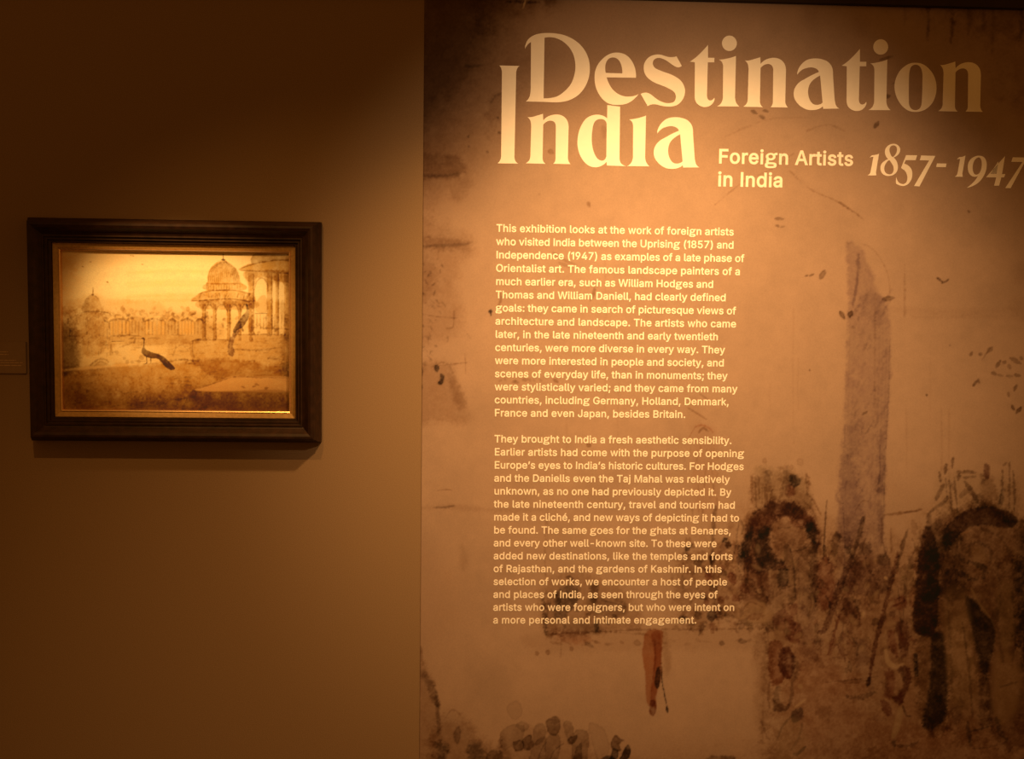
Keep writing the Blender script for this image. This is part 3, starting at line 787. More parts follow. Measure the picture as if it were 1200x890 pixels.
# howdah poles and fan strokes above its back
wsh([(1100, 560), (1130, 552), (1160, 560), (1185, 560), (1190, 600), (1140, 596), (1100, 606)], GRN, .22, 8, 4)
for pts, w, a in (([(1117, 537), (1116, 548)], 3, .7), ([(1109, 545), (1107, 556)], 4, .75), ([(1101, 554), (1102, 565)], 3, .65), ([(1106, 568), (1100, 580), (1097, 586)], 5, .6),
                  ([(1112, 562), (1114, 580), (1115, 598)], 2.6, .6), ([(1118, 560), (1120, 580), (1122, 600)], 2.6, .6), ([(1108, 560), (1110, 582)], 2, .45), ([(1090, 600), (1102, 592), (1110, 584)], 5, .55),
                  ([(1122, 554), (1132, 553), (1142, 554)], 4.5, .65), ([(1130, 560), (1142, 559)], 3, .5), ([(1131, 566), (1140, 578), (1146, 590)], 5, .65), ([(1126, 582), (1132, 576), (1138, 572)], 6, .4),
                  ([(1175, 552), (1174, 575), (1171, 590)], 3, .6), ([(1183, 542), (1183, 570), (1182, 600)], 2.6, .55), ([(1187, 552), (1189, 580), (1189, 600)], 2.6, .55), ([(1176, 545), (1180, 542)], 4, .45),
                  ([(1124, 556), (1123, 562)], 5, .7), ([(1150, 556), (1152, 566)], 3, .4), ([(1115, 566), (1117, 575)], 2, .4)):
    lin(pts, w, DRK, a, .9, .8)
wsh([(1153, 546), (1158, 545), (1160, 558), (1154, 562)], (.22, .09, .07), .78, 1.3, .9)
wsh([(1152, 562), (1164, 560), (1170, 578), (1162, 592), (1150, 588)], (.38, .26, .16), .42, 3, 2)
wsh([(1140, 582), (1150, 580), (1154, 594), (1142, 596)], DRK, .5, 2.5, 1.5)
wsh([(1172, 574), (1177, 574), (1176, 590), (1170, 592)], BLK, .5, 1.6, 1)

# grain settled over the painted lower right
wsh([(860, 600), (900, 560), (960, 610), (1060, 640), (1110, 590), (1340, 590), (1340, 1130), (905, 1130), (900, 760), (800, 735), (790, 650)], (.55, .42, .28), .24, 20, 4, mott=1.1)
np.clip(C.img, 0.004, 0.8, out=C.img)
x_l, _ = W(494.6, 420)
x_v, _ = W(1215, 445)
x_r, _ = W(1315, 445)
_, z_v = W(700, 905)
_, z_b = W(700, 1090)
xs = np.concatenate([np.arange(x_l, x_v, 0.0027), np.linspace(x_v, x_r, 20)])
zs = np.concatenate([np.linspace(z_b, z_v, 30)[:-1], np.arange(z_v, ZT, 0.0027), [ZT]])
mural = painted_grid('printed_wall_panel', xs, zs, -0.001, C, M_MURAL, h=0.001, thick=0.001, loc=(x_l, 0, z_b))
tag(mural, 'tall tan wall panel printed with a watercolour of elephants, lances and a minaret', 'wall panel')
del C
# ------------------------------------------------------------------ framed painting
def rect_frame(name, prof, x0, x1, z0, z1, m, parent, loc):
    """a moulding swept round a rectangle with mitred corners; prof = (inset, height) pairs in metres"""
    bm = bmesh.new()
    rings = []
    for u, h in prof:
        rings.append([bm.verts.new((x - loc[0], -h - loc[1], z - loc[2])) for x, z in
                      ((x0 + u, z0 + u), (x1 - u, z0 + u), (x1 - u, z1 - u), (x0 + u, z1 - u))])
    n = len(rings)
    for i in range(n):
        a, b = rings[i], rings[(i + 1) % n]
        for k in range(4):
            q = (k + 1) % 4
            bm.faces.new((a[k], a[q], b[q], b[k]))
    bmesh.ops.recalc_face_normals(bm, faces=bm.faces[:])
    me = bpy.data.meshes.new(name)
    bm.to_mesh(me)
    bm.free()
    return link(name, me, m, parent, loc)


U = CAM_D / FPX                                  # one photo pixel on the wall, in metres
fx0, _ = W(39.2, 388)
fx1, _ = W(377.3, 388)
_, fz0 = W(206, 516.6)
_, fz1 = W(206, 258.5)
FL = ((fx0 + fx1) / 2, 0, fz0)
frame = empty('framed_painting', FL)
tag(frame, 'small landscape painting of domed pavilions and peacocks in a dark moulded wooden frame', 'painting')
FLO = (0, 0, 0)


def fpart(name, prof, m, ins=0.0):
    p = [(u * U, h * U) for u, h in prof]
    o = rect_frame(name, p, fx0 + ins * U, fx1 - ins * U, fz0 + ins * U, fz1 - ins * U, m, frame, FL)
    o.location = (0, 0, 0)
    return o


fpart('moulding', [(0, 0.3), (0, 9), (.5, 11), (1.2, 12.5), (4.6, 22), (5.4, 25), (6.6, 26.6), (9, 26.8), (12, 25.4), (14, 23),
                   (17, 20), (19.4, 18.6), (19.6, 20), (21.2, 20), (21.4, 17.6), (23, 17.2), (23.2, 18), (24.6, 18), (24.8, 15.6), (26.4, 15.2), (26.6, 16), (27.8, 15.8), (28, 0.3)], M_WOOD)
fpart('gilt_slip', [(0, 1), (0, 12.5), (.5, 13), (5.4, 11.2), (6.2, 10.4), (6.2, 1)], M_GOLD, 28)
fpart('gilt_bead', [(0, 1), (0, 10.6), (.3, 11.4), (.7, 11.65), (1.8, 11.15), (2.4, 9.0), (2.4, 1)], M_BEAD, 34.2)
ins = 35.2 * U
bk = link('backing_board', box_mesh('backing_board', fx0 + 10 * U, fx1 - 10 * U, -5.0 * U, -0.4 * U, fz0 + 10 * U, fz1 - 10 * U), M_BACK, frame)
bk.data.transform(Matrix.Translation((-FL[0], 0, -FL[2])))

# the picture itself: a hazy terrace with domed pavilions and two peacocks
K = Canvas(66, 284, 350, 492, 3.0, (0.84, 0.71, 0.46), 23)
rnd = random.Random(5)
kw, kl, kf = K.wash, K.line, K.leaf
P1, P2, P3 = (.62, .47, .24), (.42, .305, .14), (.20, .13, .07)
K.img *= (1 + 0.03 * K.nm + 0.03 * K.nf)[..., None]
kw([(60, 280), (355, 280), (355, 296), (240, 303), (150, 305), (60, 315)], (.70, .50, .28), .40, 9, 2, mott=.3)
kw([(60, 280), (90, 280), (92, 340), (80, 385), (60, 400)], (.70, .5, .28), .55, 14, 2, mott=.3)
for y in (318, 330, 334, 346, 352):
    kl([(150, y + 2), (200, y), (255, y + 1)], 3, (.86, .72, .46), .35, 2.5, 1)
for x, y in ((106, 307), (97, 312.6), (153.5, 299.6), (156, 300), (167, 310), (126, 331)):
    kf(x, y, 3, 1.3, rnd.uniform(-40, 30), P2, .7, soft=.4, warp=.2, edge=0)
# distant skyline
kw([(60, 356), (85, 350), (100, 346), (112, 346), (130, 351), (165, 352), (185, 355), (200, 364), (225, 366), (250, 370), (250, 400), (60, 400)], P1, .30, 3, 1.5, mott=.3)
kw([(60, 362), (80, 364), (110, 352), (112, 366), (125, 366), (140, 372), (200, 372), (240, 376), (240, 402), (60, 402)], P1, .35, 3, 1.5, mott=.4)
for i in range(70):
    x = rnd.uniform(74, 246)
    kf(x, rnd.uniform(360, 374), rnd.uniform(3, 8), rnd.uniform(2, 5), rnd.uniform(0, 180), P1, rnd.uniform(.15, .4), soft=1, warp=.7)
kl([(100, 353), (103, 348), (109, 346), (114, 349), (117, 354)], 1.0, P2, .35, .5, .3)
kw([(97, 366), (98, 356), (103, 349), (109, 347), (115, 350), (119, 358), (119, 366)], P1, .45, 1, .5)
kw([(96, 366), (98, 355), (104, 349), (104, 366)], P2, .40, 1.5, .5)
kl([(109, 337), (109, 347)], 1.1, P2, .75, .4, .2)
kf(108.6, 345.6, 3, 1.8, 0, P2, .7, soft=.4, warp=.2)
kl([(88, 370), (98, 366), (112, 365), (126, 367), (131, 370)], 1.6, P2, .6, .6, .4)
kw([(88, 370), (110, 366), (131, 370), (122, 374), (122, 412), (92, 412)], P1, .50, 1.6, .8, mott=.5)
kl([(122, 375), (126, 378)], 2, P3, .5, .6, .3)
kw([(60, 372), (86, 374), (93, 392), (93, 430), (60, 440)], P2, .60, 4, 1.4, mott=.3)
kw([(60, 376), (76, 374), (90, 400), (90, 432), (60, 440)], P3, .50, 5, 1.4, mott=.3)
for x0, x1 in ((127, 153), (169, 194), (196, 208), (210, 228), (228, 240)):
    c = (x0 + x1) / 2
    kl([(x0, 376), (x0 + 3, 373), (c, 371.5), (x1 - 3, 373), (x1, 376)], 2.2, (.92, .74, .42), .6, .6, .3, over=True)
    kl([(x0 + 2, 376.5), (c, 373.8), (x1 - 2, 376.5)], 1.8, P2, .55, .6, .4)
for i in range(30):
    x = 128 + i * 3.85
    kl([(x, 377), (x + rnd.uniform(-.4, .4), 392)], rnd.uniform(.9, 1.9), P2, rnd.uniform(.35, .65), .5, .3)
for i in range(60):
    x, y = rnd.uniform(92, 245), rnd.uniform(390, 428)
    kl([(x, y), (x + rnd.uniform(4, 18), y + rnd.uniform(-.6, .6))], rnd.uniform(.8, 2), P2, rnd.uniform(.12, .4), .6, .6)
for i in range(90):
    x = rnd.uniform(76, 132)
    y = rnd.uniform(369, 414)
    kl([(x, y), (x + rnd.uniform(-.6, .6), y + rnd.uniform(2, 7))], rnd.uniform(.8, 1.8), rnd.choice((P2, P3)), rnd.uniform(.12, .40), .5, .4)
for i in range(70):
    x, y = rnd.uniform(122, 244), rnd.uniform(366, 377)
    kf(x, y, rnd.uniform(2, 6), rnd.uniform(1.2, 3), rnd.uniform(0, 180), P2, rnd.uniform(.15, .40), soft=.8, warp=.5)
for x0, x1 in ((131, 150), (172, 191), (212, 226)):
    for u in np.linspace(x0, x1, 5):
        kw([(u - 1.2, 378), (u + 1.2, 378), (u + 1.2, 391), (u - 1.2, 391)], (.9, .66, .3), .5, .6, .3, over=True)
kl([(130, 394), (150, 393), (165, 394)], 2, P2, .55, .8, .5)
kl([(131, 400.3), (146, 400)], 1.2, P3, .6, .4, .2)
kl([(131, 402), (146, 402)], 1.4, (.9, .76, .45), .6, .5, .2, over=True)
kl([(152, 397), (158, 396), (157, 402)], 2.4, P2, .5, .7, .5)
kl([(130, 404), (131, 412), (136, 412)], 2, P2, .4, .7, .5)
kl([(140, 407), (150, 404), (154, 402)], 2, P2, .5, .7, .5)
kl([(106, 428), (114, 422), (122, 421), (128, 425)], 2, P2, .55, .8, .4)
kl([(110, 430), (118, 424), (126, 428)], 1.6, P1, .6, .6, .4)
kw([(105, 430), (116, 422), (130, 428), (128, 432), (108, 436)], P2, .35, 2, 1)
for x, y in ((149, 424), (155, 425), (163, 424), (166, 420), (146, 420), (137, 413)):
    kf(x, y, 5, 4, rnd.uniform(0, 90), P2, .35, soft=1, warp=.7)
# hill and wall behind the left bird
kw([(198, 400), (212, 396), (222, 402), (226, 418), (222, 424), (196, 424)], P1, .38, 3, 1.5)
kl([(203, 418), (206, 408), (214, 405), (221, 412)], 1.6, P2, .4, .8, .5)
kl([(196, 424), (212, 422), (230, 423)], 1.6, P2, .5, .8, .5)
# foreground slope
kw([(60, 436), (90, 432), (130, 428), (175, 427), (230, 424), (260, 420), (350, 440), (350, 500), (60, 500)], (.60, .425, .17), .78, 3, 1.2, mott=.22)
kw([(60, 438), (100, 434), (110, 455), (85, 500), (60, 500)], P1, .50, 10, 2, mott=.2)
kw([(60, 362), (350, 362), (350, 500), (60, 500)], P1, .30, 10, 2, mott=.25)
kw([(60, 455), (150, 460), (240, 455), (260, 462), (350, 462), (350, 500), (60, 500)], (.46, .305, .11), .66, 12, 2, mott=.2)
kw([(150, 470), (200, 462), (232, 462), (350, 470), (350, 500), (150, 500)], P2, .46, 9, 2, mott=.25)
kl([(76, 434), (110, 431), (160, 427)], 3, (.86, .64, .34), .5, 1.2, .6, over=True)
for i in range(240):
    x, y = rnd.uniform(72, 338), rnd.uniform(434, 484)
    kl([(x, y), (x + rnd.uniform(2, 14), y - rnd.uniform(-1.5, 3))], rnd.uniform(.7, 1.8), rnd.choice((P1, P2, P3)), rnd.uniform(.08, .30), .6, .6)
for i in range(140):
    x, y = rnd.uniform(72, 250), rnd.uniform(432, 476)
    kl([(x, y), (x + rnd.uniform(-1, 1), y + rnd.uniform(2, 6))], rnd.uniform(.6, 1.2), P2, rnd.uniform(.1, .3), .5, .5)
# near pavilion with ribbed dome
dome = [(244, 330), (243.5, 323), (246, 316), (252, 309.5), (258, 306), (263, 305.5), (270, 309), (276, 315), (280, 322), (281, 330), (281, 333), (244, 333)]
kw(dome, P1, .68, .9, .5, mott=.4, edge=.12)
for i in range(16):
    u = -1 + 2 * i / 15
    kl([(262 + u * 3, 307), (262 + u * 15, 316), (262.5 + u * 18.5, 330)], 1.1, P2, .40, .5, .3)
kw([(271, 311), (279, 319), (281, 331), (274, 331)], P2, .28, 2, 1)
kl([(261.6, 297.5), (261.6, 305)], 1.2, P3, .85, .3, .1)
kf(261.8, 304.6, 5, 2.4, 0, P3, .75, soft=.4, warp=.2)
kw([(242.5, 333), (283, 333), (285, 340), (242, 340)], P1, .62, .8, .5, mott=.5, edge=.1)
for i in range(13):
    kl([(244 + i * 3.1, 334), (244 + i * 3.1, 339)], 1, P2, .38, .5, .3)
kl([(242.6, 332), (242, 339)], 1.4, P2, .7, .4, .3)
kw([(223.5, 353), (234, 344), (246, 340.5), (270, 340), (290, 343), (298, 348), (297, 354), (270, 351), (236, 352.5)], P1, .66, .8, .5, mott=.5, edge=.12)
kl([(224, 353), (236, 352.5), (268, 350.5), (296, 354)], 1.4, P2, .65, .5, .3)
kl([(233, 344.5), (250, 341), (275, 340.5), (293, 345)], 1.2, P2, .5, .5, .3)
for i in range(30):
    x = rnd.uniform(232, 294)
    kl([(x, 344), (x + rnd.uniform(-4, 2), 350)], 1, P2, rnd.uniform(.15, .4), .5, .3)
kw([(236, 352), (297, 352), (297, 362), (236, 362)], P1, .62, .8, .4, mott=.5)
for x, w in ((239, 4.6), (251.5, 4.2), (268, 4.2), (281, 3.2), (294, 3.6)):
    kw([(x - w / 2, 356), (x + w / 2, 356), (x + w / 2 + .4, 400), (x - w / 2, 400)], P1, .80, .7, .3, smooth=False, mott=.4)
    kl([(x + w / 2 - .6, 358), (x + w / 2 - .6, 398)], 1.3, P2, .55, .5, .3)
    kw([(x - 6, 353), (x + 6, 353), (x + w / 2 + .5, 364), (x - w / 2 - .5, 364)], P1, .62, .8, .4)
for c, r in ((245, 5), (260, 6.5), (274.5, 5), (287.5, 4.5)):
    kl([(c - r, 366), (c - r * .7, 360), (c, 357), (c + r * .7, 360), (c + r, 366)], 1.4, P2, .6, .5, .3)
    kw([(c - r * .6, 353), (c + r * .6, 353), (c + r * .4, 359), (c - r * .4, 359)], P2, .30, 1.2, .5)
for i in range(60):
    x, y = rnd.uniform(238, 338), rnd.uniform(372, 396)
    kf(x, y, rnd.uniform(2, 5), rnd.uniform(1.5, 3.5), rnd.uniform(0, 180), P2, rnd.uniform(.15, .42), soft=.7, warp=.5)
# nearer pavilion cut by the right edge
kw([(296, 309), (296, 300), (303, 296), (320, 293), (350, 291), (350, 306), (320, 305)], P2, .58, .9, .5, mott=.5, edge=.1)
kw([(280, 315.5), (296, 309), (320, 305), (350, 304), (350, 322), (318, 318), (290, 318)], P1, .72, .8, .5, mott=.5, edge=.12)
kl([(280, 316), (298, 309.5), (322, 305.5), (345, 305)], 1.3, P2, .6, .5, .3)
kl([(282, 317), (300, 318), (340, 321)], 1.3, P2, .55, .5, .3)
kw([(289, 318), (350, 319), (350, 332), (326, 330), (312, 325), (303, 326), (291, 330)], P1, .66, .9, .4, mott=.5)
for x, w in ((294.5, 7), (316, 6.5), (325, 4), (337, 8)):
    kw([(x - w / 2, 320), (x + w / 2, 320), (x + w / 2 + .3, 394), (x - w / 2, 394)], P1, .82, .8, .3, smooth=False, mott=.4)
    kl([(x + w / 2 - .9, 322), (x + w / 2 - .9, 392)], 1.8, P2, .6, .6, .3)
    kw([(x - w, 318), (x + w, 318), (x + w / 2 + .3, 334), (x - w / 2 - .3, 334)], P1, .55, .9, .4)
kw([(334, 325), (345, 325), (345, 395), (332, 395), (337, 360)], P2, .55, 2.5, 1)
kl([(298, 340), (301, 330), (307, 326), (313, 332), (314, 342)], 1.6, P2, .6, .6, .3)
kw([(300, 365), (302, 352), (309, 346), (313, 352), (313, 366)], P1, .45, .8, .4, edge=.1)
kw([(328, 362), (331, 350), (336, 366), (334, 378), (330, 374)], P2, .40, 1.5, .8)
kl([(299, 367.5), (313, 367.5)], 1.6, P3, .6, .4, .2)
for x in (301, 305, 309, 312, 319, 322, 330, 334):
    kl([(x, 369), (x, 386)], 1.5, P2, .55, .5, .3)
kl([(296, 384), (338, 386)], 2, P2, .5, .8, .6)
# terrace blocks
kw([(225, 399), (272, 398), (277, 392), (340, 392), (350, 392), (350, 445), (300, 442), (258, 446), (232, 430), (226, 424)], P1, .66, 1, .8, mott=.25)
kl([(226, 399.5), (250, 398.5), (270, 398)], 1.8, P2, .55, .6, .5)
kl([(226, 400), (225.5, 412), (228, 420)], 1.6, P2, .5, .6, .4)
kl([(276, 392.5), (310, 392), (340, 392)], 1.6, P2, .45, .6, .5)
kl([(275, 409.5), (300, 410.5), (325, 408)], 1.8, P2, .55, .7, .6)
kl([(300, 412), (318, 410)], 1.6, P2, .45, .7, .6)
kl([(315, 420), (328, 421)], 4, P2, .5, 1.5, 1)
kw([(330, 395), (350, 395), (350, 450), (334, 440)], P2, .5, 4, 2)
kw([(331, 430), (350, 425), (350, 447), (334, 446)], P3, .45, 3, 1.5)
for i in range(150):
    x, y = rnd.uniform(226, 340), rnd.uniform(396, 444)
    kl([(x, y), (x + rnd.uniform(2, 10), y + rnd.uniform(-.8, .8))], rnd.uniform(.7, 1.6), rnd.choice((P1, P2)), rnd.uniform(.12, .35), .6, .5)
# paving slab in the sun and its dark face
kw([(230, 458), (250, 450), (272, 441), (290, 442), (345, 443), (345, 459), (290, 459)], (.66, .44, .22), .72, 1, .6, mott=.4, over=True)
kl([(232, 456), (252, 449), (272, 442)], 1.4, P2, .55, .5, .4)
kl([(274, 441.5), (300, 442.5), (340, 443)], 1.2, P2, .5, .5, .5)
kw([(222, 461), (250, 459.5), (345, 460), (345, 500), (222, 500)], P2, .50, 1.2, .6, mott=.22)
for x, y in ((275, 442), (285, 454), (298, 453), (301, 451), (312, 455)):
    kf(x, y, 5, 2, rnd.uniform(-30, 30), P2, .5, soft=.6, warp=.4)
kl([(206, 469), (212, 468), (219, 467)], 2, P3, .45, .7, .6)
kw([(150, 478), (190, 470), (215, 474), (225, 490), (150, 492)], P3, .3, 6, 2)
kw([(60, 384), (350, 384), (350, 500), (60, 500)], (.66, .51, .26), .46, 14, 2, mott=.2)
kw([(60, 446), (350, 450), (350, 500), (60, 500)], (.55, .39, .16), .34, 16, 2, mott=.2)
# peacocks
kw([(165.5, 412), (168, 404), (168, 398.5), (166.2, 396.8), (168, 395.6), (169.6, 397.4), (169.4, 404), (170.5, 409), (176, 412), (184, 415), (192, 418), (199, 425), (205, 431), (203, 434),
    (197, 433), (190, 425), (184, 420), (177, 420), (171, 418), (167, 415)], P3, .88, .5, .3, mott=.3)
kw([(184, 415.5), (192, 418.5), (200, 426), (205, 432), (202, 434), (194, 429), (187, 421)], (.30, .17, .12), .4, .8, .5)
kl([(171.5, 418), (172, 425), (169.5, 427)], 1.3, P3, .8, .4, .2)
kl([(176.5, 419), (176.8, 425.5)], 1.3, P3, .8, .4, .2)
kl([(164.8, 397.2), (167, 397)], .8, P3, .8, .3, .1)
kw([(290, 357), (291, 362), (292, 370), (289, 377), (284, 384), (278, 387), (276, 391), (273, 388), (277, 380), (284, 370), (287.5, 366), (288.6, 360), (288.4, 356.4)], P3, .85, .6, .3, mott=.35)
kw([(276, 386), (281, 388), (276, 396), (273.5, 404), (275, 413), (272.5, 418), (267, 414), (267.5, 402), (271, 394)], (.26, .13, .09), .80, .8, .5, mott=.4)
kl([(284, 384), (285, 389)], 1.1, P3, .7, .4, .2)
np.clip(K.img, 0.02, 0.85, out=K.img)
hh = 7.2 * U
pic = painted_grid('picture', np.linspace(fx0 + ins, fx1 - ins, 430), np.linspace(fz0 + ins, fz1 - ins, 310), -hh, K, M_CANVAS, frame, hh, 2.0 * U, FL)
pic.location = (0, 0, 0)
tag(pic, 'glowing canvas with pale sky, domes and peacocks')
del K
# ------------------------------------------------------------------ lettering on the panel
PANEL = 0.001
VT = 0.0006                                      # vinyl thickness


def spline_pts(pts, n=7):
    """closed outline; a third value marks a corner, straight runs join two corners"""
    k = len(pts)
    P = [Vector(p[:2]) for p in pts]
    cor = [len(p) > 2 for p in pts]
    out = []
    for i in range(k):
        a, b = P[i], P[(i + 1) % k]
        ca, cb = cor[i], cor[(i + 1) % k]
        if ca and cb:
            out.append(a)
            continue
        p0 = a if ca else P[i - 1]
        p3 = b if cb else P[(i + 2) % k]
        L = (b - a).length
        t1 = (b - p0) * (L / max((b - p0).length, 1e-6)) if not ca else None
        t2 = (p3 - a) * (L / max((p3 - a).length, 1e-6)) if not cb else None
        if t1 is None:
            t1 = (b - a) * 2 - t2 if t2 is not None else b - a
            t1 = t1 * (L / max(t1.length, 1e-6))
        if t2 is None:
            t2 = (b - a) * 2 - t1
            t2 = t2 * (L / max(t2.length, 1e-6))
        for j in range(n):
            t = j / n
            out.append(a * (2 * t ** 3 - 3 * t * t + 1) + t1 * (t ** 3 - 2 * t * t + t) + b * (3 * t * t - 2 * t ** 3) + t2 * (t ** 3 - t * t))
    return out


def curve_mesh(contours, ext):
    cu = bpy.data.curves.new('outline', 'CURVE')
    cu.dimensions = '2D'
    cu.fill_mode = 'BOTH'
    cu.extrude = ext
    for c in contours:
        s = cu.splines.new('POLY')
        s.points.add(len(c) - 1)
        for q, p in zip(s.points, c):
            q.co = (p[0], p[1], 0, 1)
        s.use_cyclic_u = True
    ob = bpy.data.objects.new('outline', cu)
    COL.objects.link(ob)
    bpy.context.view_layer.update()
    me = bpy.data.meshes.new_from_object(ob.evaluated_get(bpy.context.evaluated_depsgraph_get()))
    bpy.data.objects.remove(ob)
    bpy.data.curves.remove(cu)
    return me


def wall_glyph(name, contours, parent, base, dx=0, dy=0):
    """outlines traced in photo pixels, cut as vinyl and laid on the panel"""
    cs = []
    for (ox, oy, s), pts in contours:
        q = []
        for p in spline_pts(pts):
            x, z = W(ox + p.x / s + dx, oy + p.y / s + dy, PANEL)
            q.append((x - base[0], z - base[2]))
        cs.append(q)
    me = curve_mesh(cs, VT / 2)
    me.name = name
    me.transform(Matrix.Rotation(math.pi / 2, 4, 'X'))
    o = link(name, me, M_VINYL, parent)
    return o


c = 'c'
gD = ((610, 30, 8.9),
      [(47, 243, c), (50, 205), (76, 150), (123, 110), (190, 86), (275, 78), (360, 82), (460, 102), (560, 150), (645, 225), (702, 325), (722, 435), (712, 540), (672, 640), (605, 722),
       (515, 776), (430, 797), (340, 801), (250, 797), (55, 793, c), (88, 755), (102, 705), (106, 620, c), (109, 172, c), (84, 190), (62, 215)],
      [(250, 128, c), (310, 122), (370, 132), (440, 165), (510, 230), (555, 315), (572, 420), (560, 520), (525, 610), (465, 680), (390, 735), (320, 755), (240, 760, c)])
ge = ((690, 55, 11.87),
      [(655, 430, c), (655, 370), (640, 290), (600, 200), (540, 130), (470, 92), (390, 80), (300, 95), (210, 150), (130, 240), (88, 340), (80, 440), (92, 540), (125, 630), (185, 720),
       (260, 780), (340, 805), (420, 808), (500, 798), (570, 770), (630, 725), (695, 655, c), (640, 680), (560, 692), (480, 685), (400, 650), (330, 590), (280, 510), (248, 425, c)],
      [(235, 362, c), (228, 300), (234, 240), (255, 190), (290, 158), (335, 148), (380, 158), (420, 190), (450, 250), (463, 310), (465, 370, c)])
gs = ((745, 55, 11.87),
      [(567, 132, c), (640, 265, c), (600, 285), (560, 278), (510, 250), (440, 200), (380, 168), (320, 155), (265, 170), (240, 205), (240, 250), (270, 295), (330, 325), (400, 352), (480, 380),
       (550, 415), (620, 465), (665, 530), (685, 600), (675, 680), (640, 750), (580, 805), (510, 828), (430, 830), (350, 818), (280, 800), (220, 802), (165, 825, c), (115, 735), (68, 655, c),
       (110, 640), (160, 640), (210, 662), (270, 710), (340, 755), (420, 782), (480, 782), (530, 765), (555, 720), (555, 670), (530, 625), (460, 580), (370, 540), (280, 505), (200, 460),
       (145, 405), (118, 350), (110, 290), (122, 225), (155, 170), (210, 128), (280, 108), (340, 108), (400, 125), (450, 140), (510, 143)])
gt = ((800, 40, 9.889),
      [(293, 125, c), (293, 275, c), (367, 275, c), (367, 327, c), (291, 327, c), (281, 700, c), (290, 752), (315, 770), (345, 762), (366, 738, c), (368, 762), (352, 797), (318, 830), (272, 845),
       (228, 842), (185, 822), (152, 785), (139, 730, c), (141, 327, c), (82, 320, c), (175, 250)])
STEM = [(617, 253, c), (606, 740, c), (617, 790), (632, 815), (655, 840, c), (398, 838, c), (440, 808), (460, 768), (466, 720, c), (468, 380, c), (456, 328), (420, 298, c), (485, 290), (560, 273)]
DOT = [(541 + 86 * math.cos(a * math.pi / 8), 107 + 89 * math.sin(a * math.pi / 8)) for a in range(16)]
gi = ((800, 40, 9.889), STEM, DOT)
gj = ((800, 40, 9.889), STEM)
gn = ((865, 60, 12.71),
      [(330, 90, c), (334, 190, c), (388, 140), (450, 112), (520, 100), (590, 108), (650, 140), (690, 190), (708, 250), (710, 330, c), (701, 740, c), (710, 793), (740, 840, c), (482, 835, c),
       (508, 800), (517, 750, c), (522, 290, c), (514, 238), (490, 206), (450, 192), (400, 200), (358, 226), (333, 252, c), (324, 750, c), (336, 800), (368, 835, c), (75, 828, c), (120, 790),
       (138, 750), (143, 690, c), (155, 270, c), (145, 200), (130, 170), (100, 140, c), (165, 138), (250, 115)])
ga = ((925, 60, 11.866),
      [(110, 327, c), (112, 290), (135, 230), (180, 170), (240, 125), (310, 105), (390, 103), (460, 115), (530, 145), (578, 195), (600, 250), (606, 330, c), (628, 660, c), (643, 740), (662, 775),
       (695, 800, c), (470, 802, c), (464, 768, c), (425, 797), (370, 815), (300, 820), (230, 808), (160, 770), (100, 710), (68, 650), (60, 590), (70, 530), (100, 475), (150, 425), (220, 385),
       (300, 340), (360, 312), (410, 290, c), (395, 262), (360, 238), (300, 226), (230, 238), (170, 265)],
      [(427, 340, c), (370, 372), (310, 422), (275, 480), (260, 550), (265, 620), (290, 690), (330, 735), (380, 748), (430, 738), (462, 715, c)])
go = ((1040, 65, 11.866),
      [(390, 103), (480, 118), (570, 180), (640, 275), (676, 390), (675, 520), (635, 640), (565, 725), (480, 773), (390, 787), (300, 772), (215, 715), (145, 620), (105, 510), (99, 400), (125, 300),
       (180, 205), (255, 140), (320, 110)],
      [(390, 130), (430, 140), (465, 180), (484, 250), (486, 340), (479, 600), (470, 690), (445, 740), (390, 762), (335, 745), (303, 695), (296, 600), (298, 310), (305, 225), (325, 165), (355, 138)])
gI = ((575, 65, 6.6),
      [(65, 78, c), (223, 82, c), (206, 100), (197, 140, c), (184, 770, c), (190, 815), (213, 837, c), (52, 835, c), (73, 812), (81, 770, c), (87, 130, c), (80, 97)])
gd = ((670, 115, 9.889),
      [(412, 82, c), (560, 100, c), (553, 680, c), (560, 738), (582, 768), (628, 790, c), (408, 782, c), (402, 738, c), (370, 770), (320, 795), (270, 802), (210, 790), (150, 745), (100, 670), (72, 585),
       (66, 500), (80, 400), (115, 310), (165, 240), (230, 203), (300, 193), (360, 205), (410, 236, c)],
      [(405, 300, c), (390, 265), (360, 246), (315, 245), (275, 265), (250, 310), (236, 390), (231, 480), (240, 570), (265, 650), (300, 705), (345, 727), (380, 715), (401, 675, c)])
A_, B_ = (1010, 155, 11.87), (1100, 155, 11.87)
n1 = (A_, [(238, 300, c), (195, 560, c), (200, 602, c), (78, 602, c), (108, 580), (122, 545, c), (160, 345, c), (140, 344), (110, 355, c), (138, 325), (190, 316)])
n8 = (A_, [(435, 162), (490, 175), (526, 215), (530, 265), (502, 315), (440, 355, c), (480, 400), (500, 470), (490, 540), (450, 588), (390, 608), (330, 605), (280, 570), (258, 510), (268, 450),
           (310, 405), (365, 375, c), (330, 325), (320, 270), (335, 220), (375, 180)],
      [(430, 185), (470, 195), (488, 235), (480, 285), (455, 325), (425, 345), (395, 300), (382, 250), (395, 205)],
      [(378, 392), (410, 430), (438, 480), (440, 535), (420, 575), (380, 588), (335, 570), (312, 525), (318, 465), (345, 420)])
n5 = (A_, [(615, 320, c), (768, 322, c), (748, 390, c), (608, 390, c), (587, 438, c), (640, 462), (685, 510), (700, 570), (690, 650), (650, 715), (590, 748), (530, 742), (478, 720, c), (474, 675),
           (480, 625, c), (495, 675), (530, 712), (580, 722), (615, 700), (632, 650), (626, 590), (600, 540), (560, 510), (545, 497, c)])
n7 = (A_, [(825, 325, c), (1022, 330, c), (800, 755, c), (725, 750, c), (935, 393, c), (805, 390, c)])
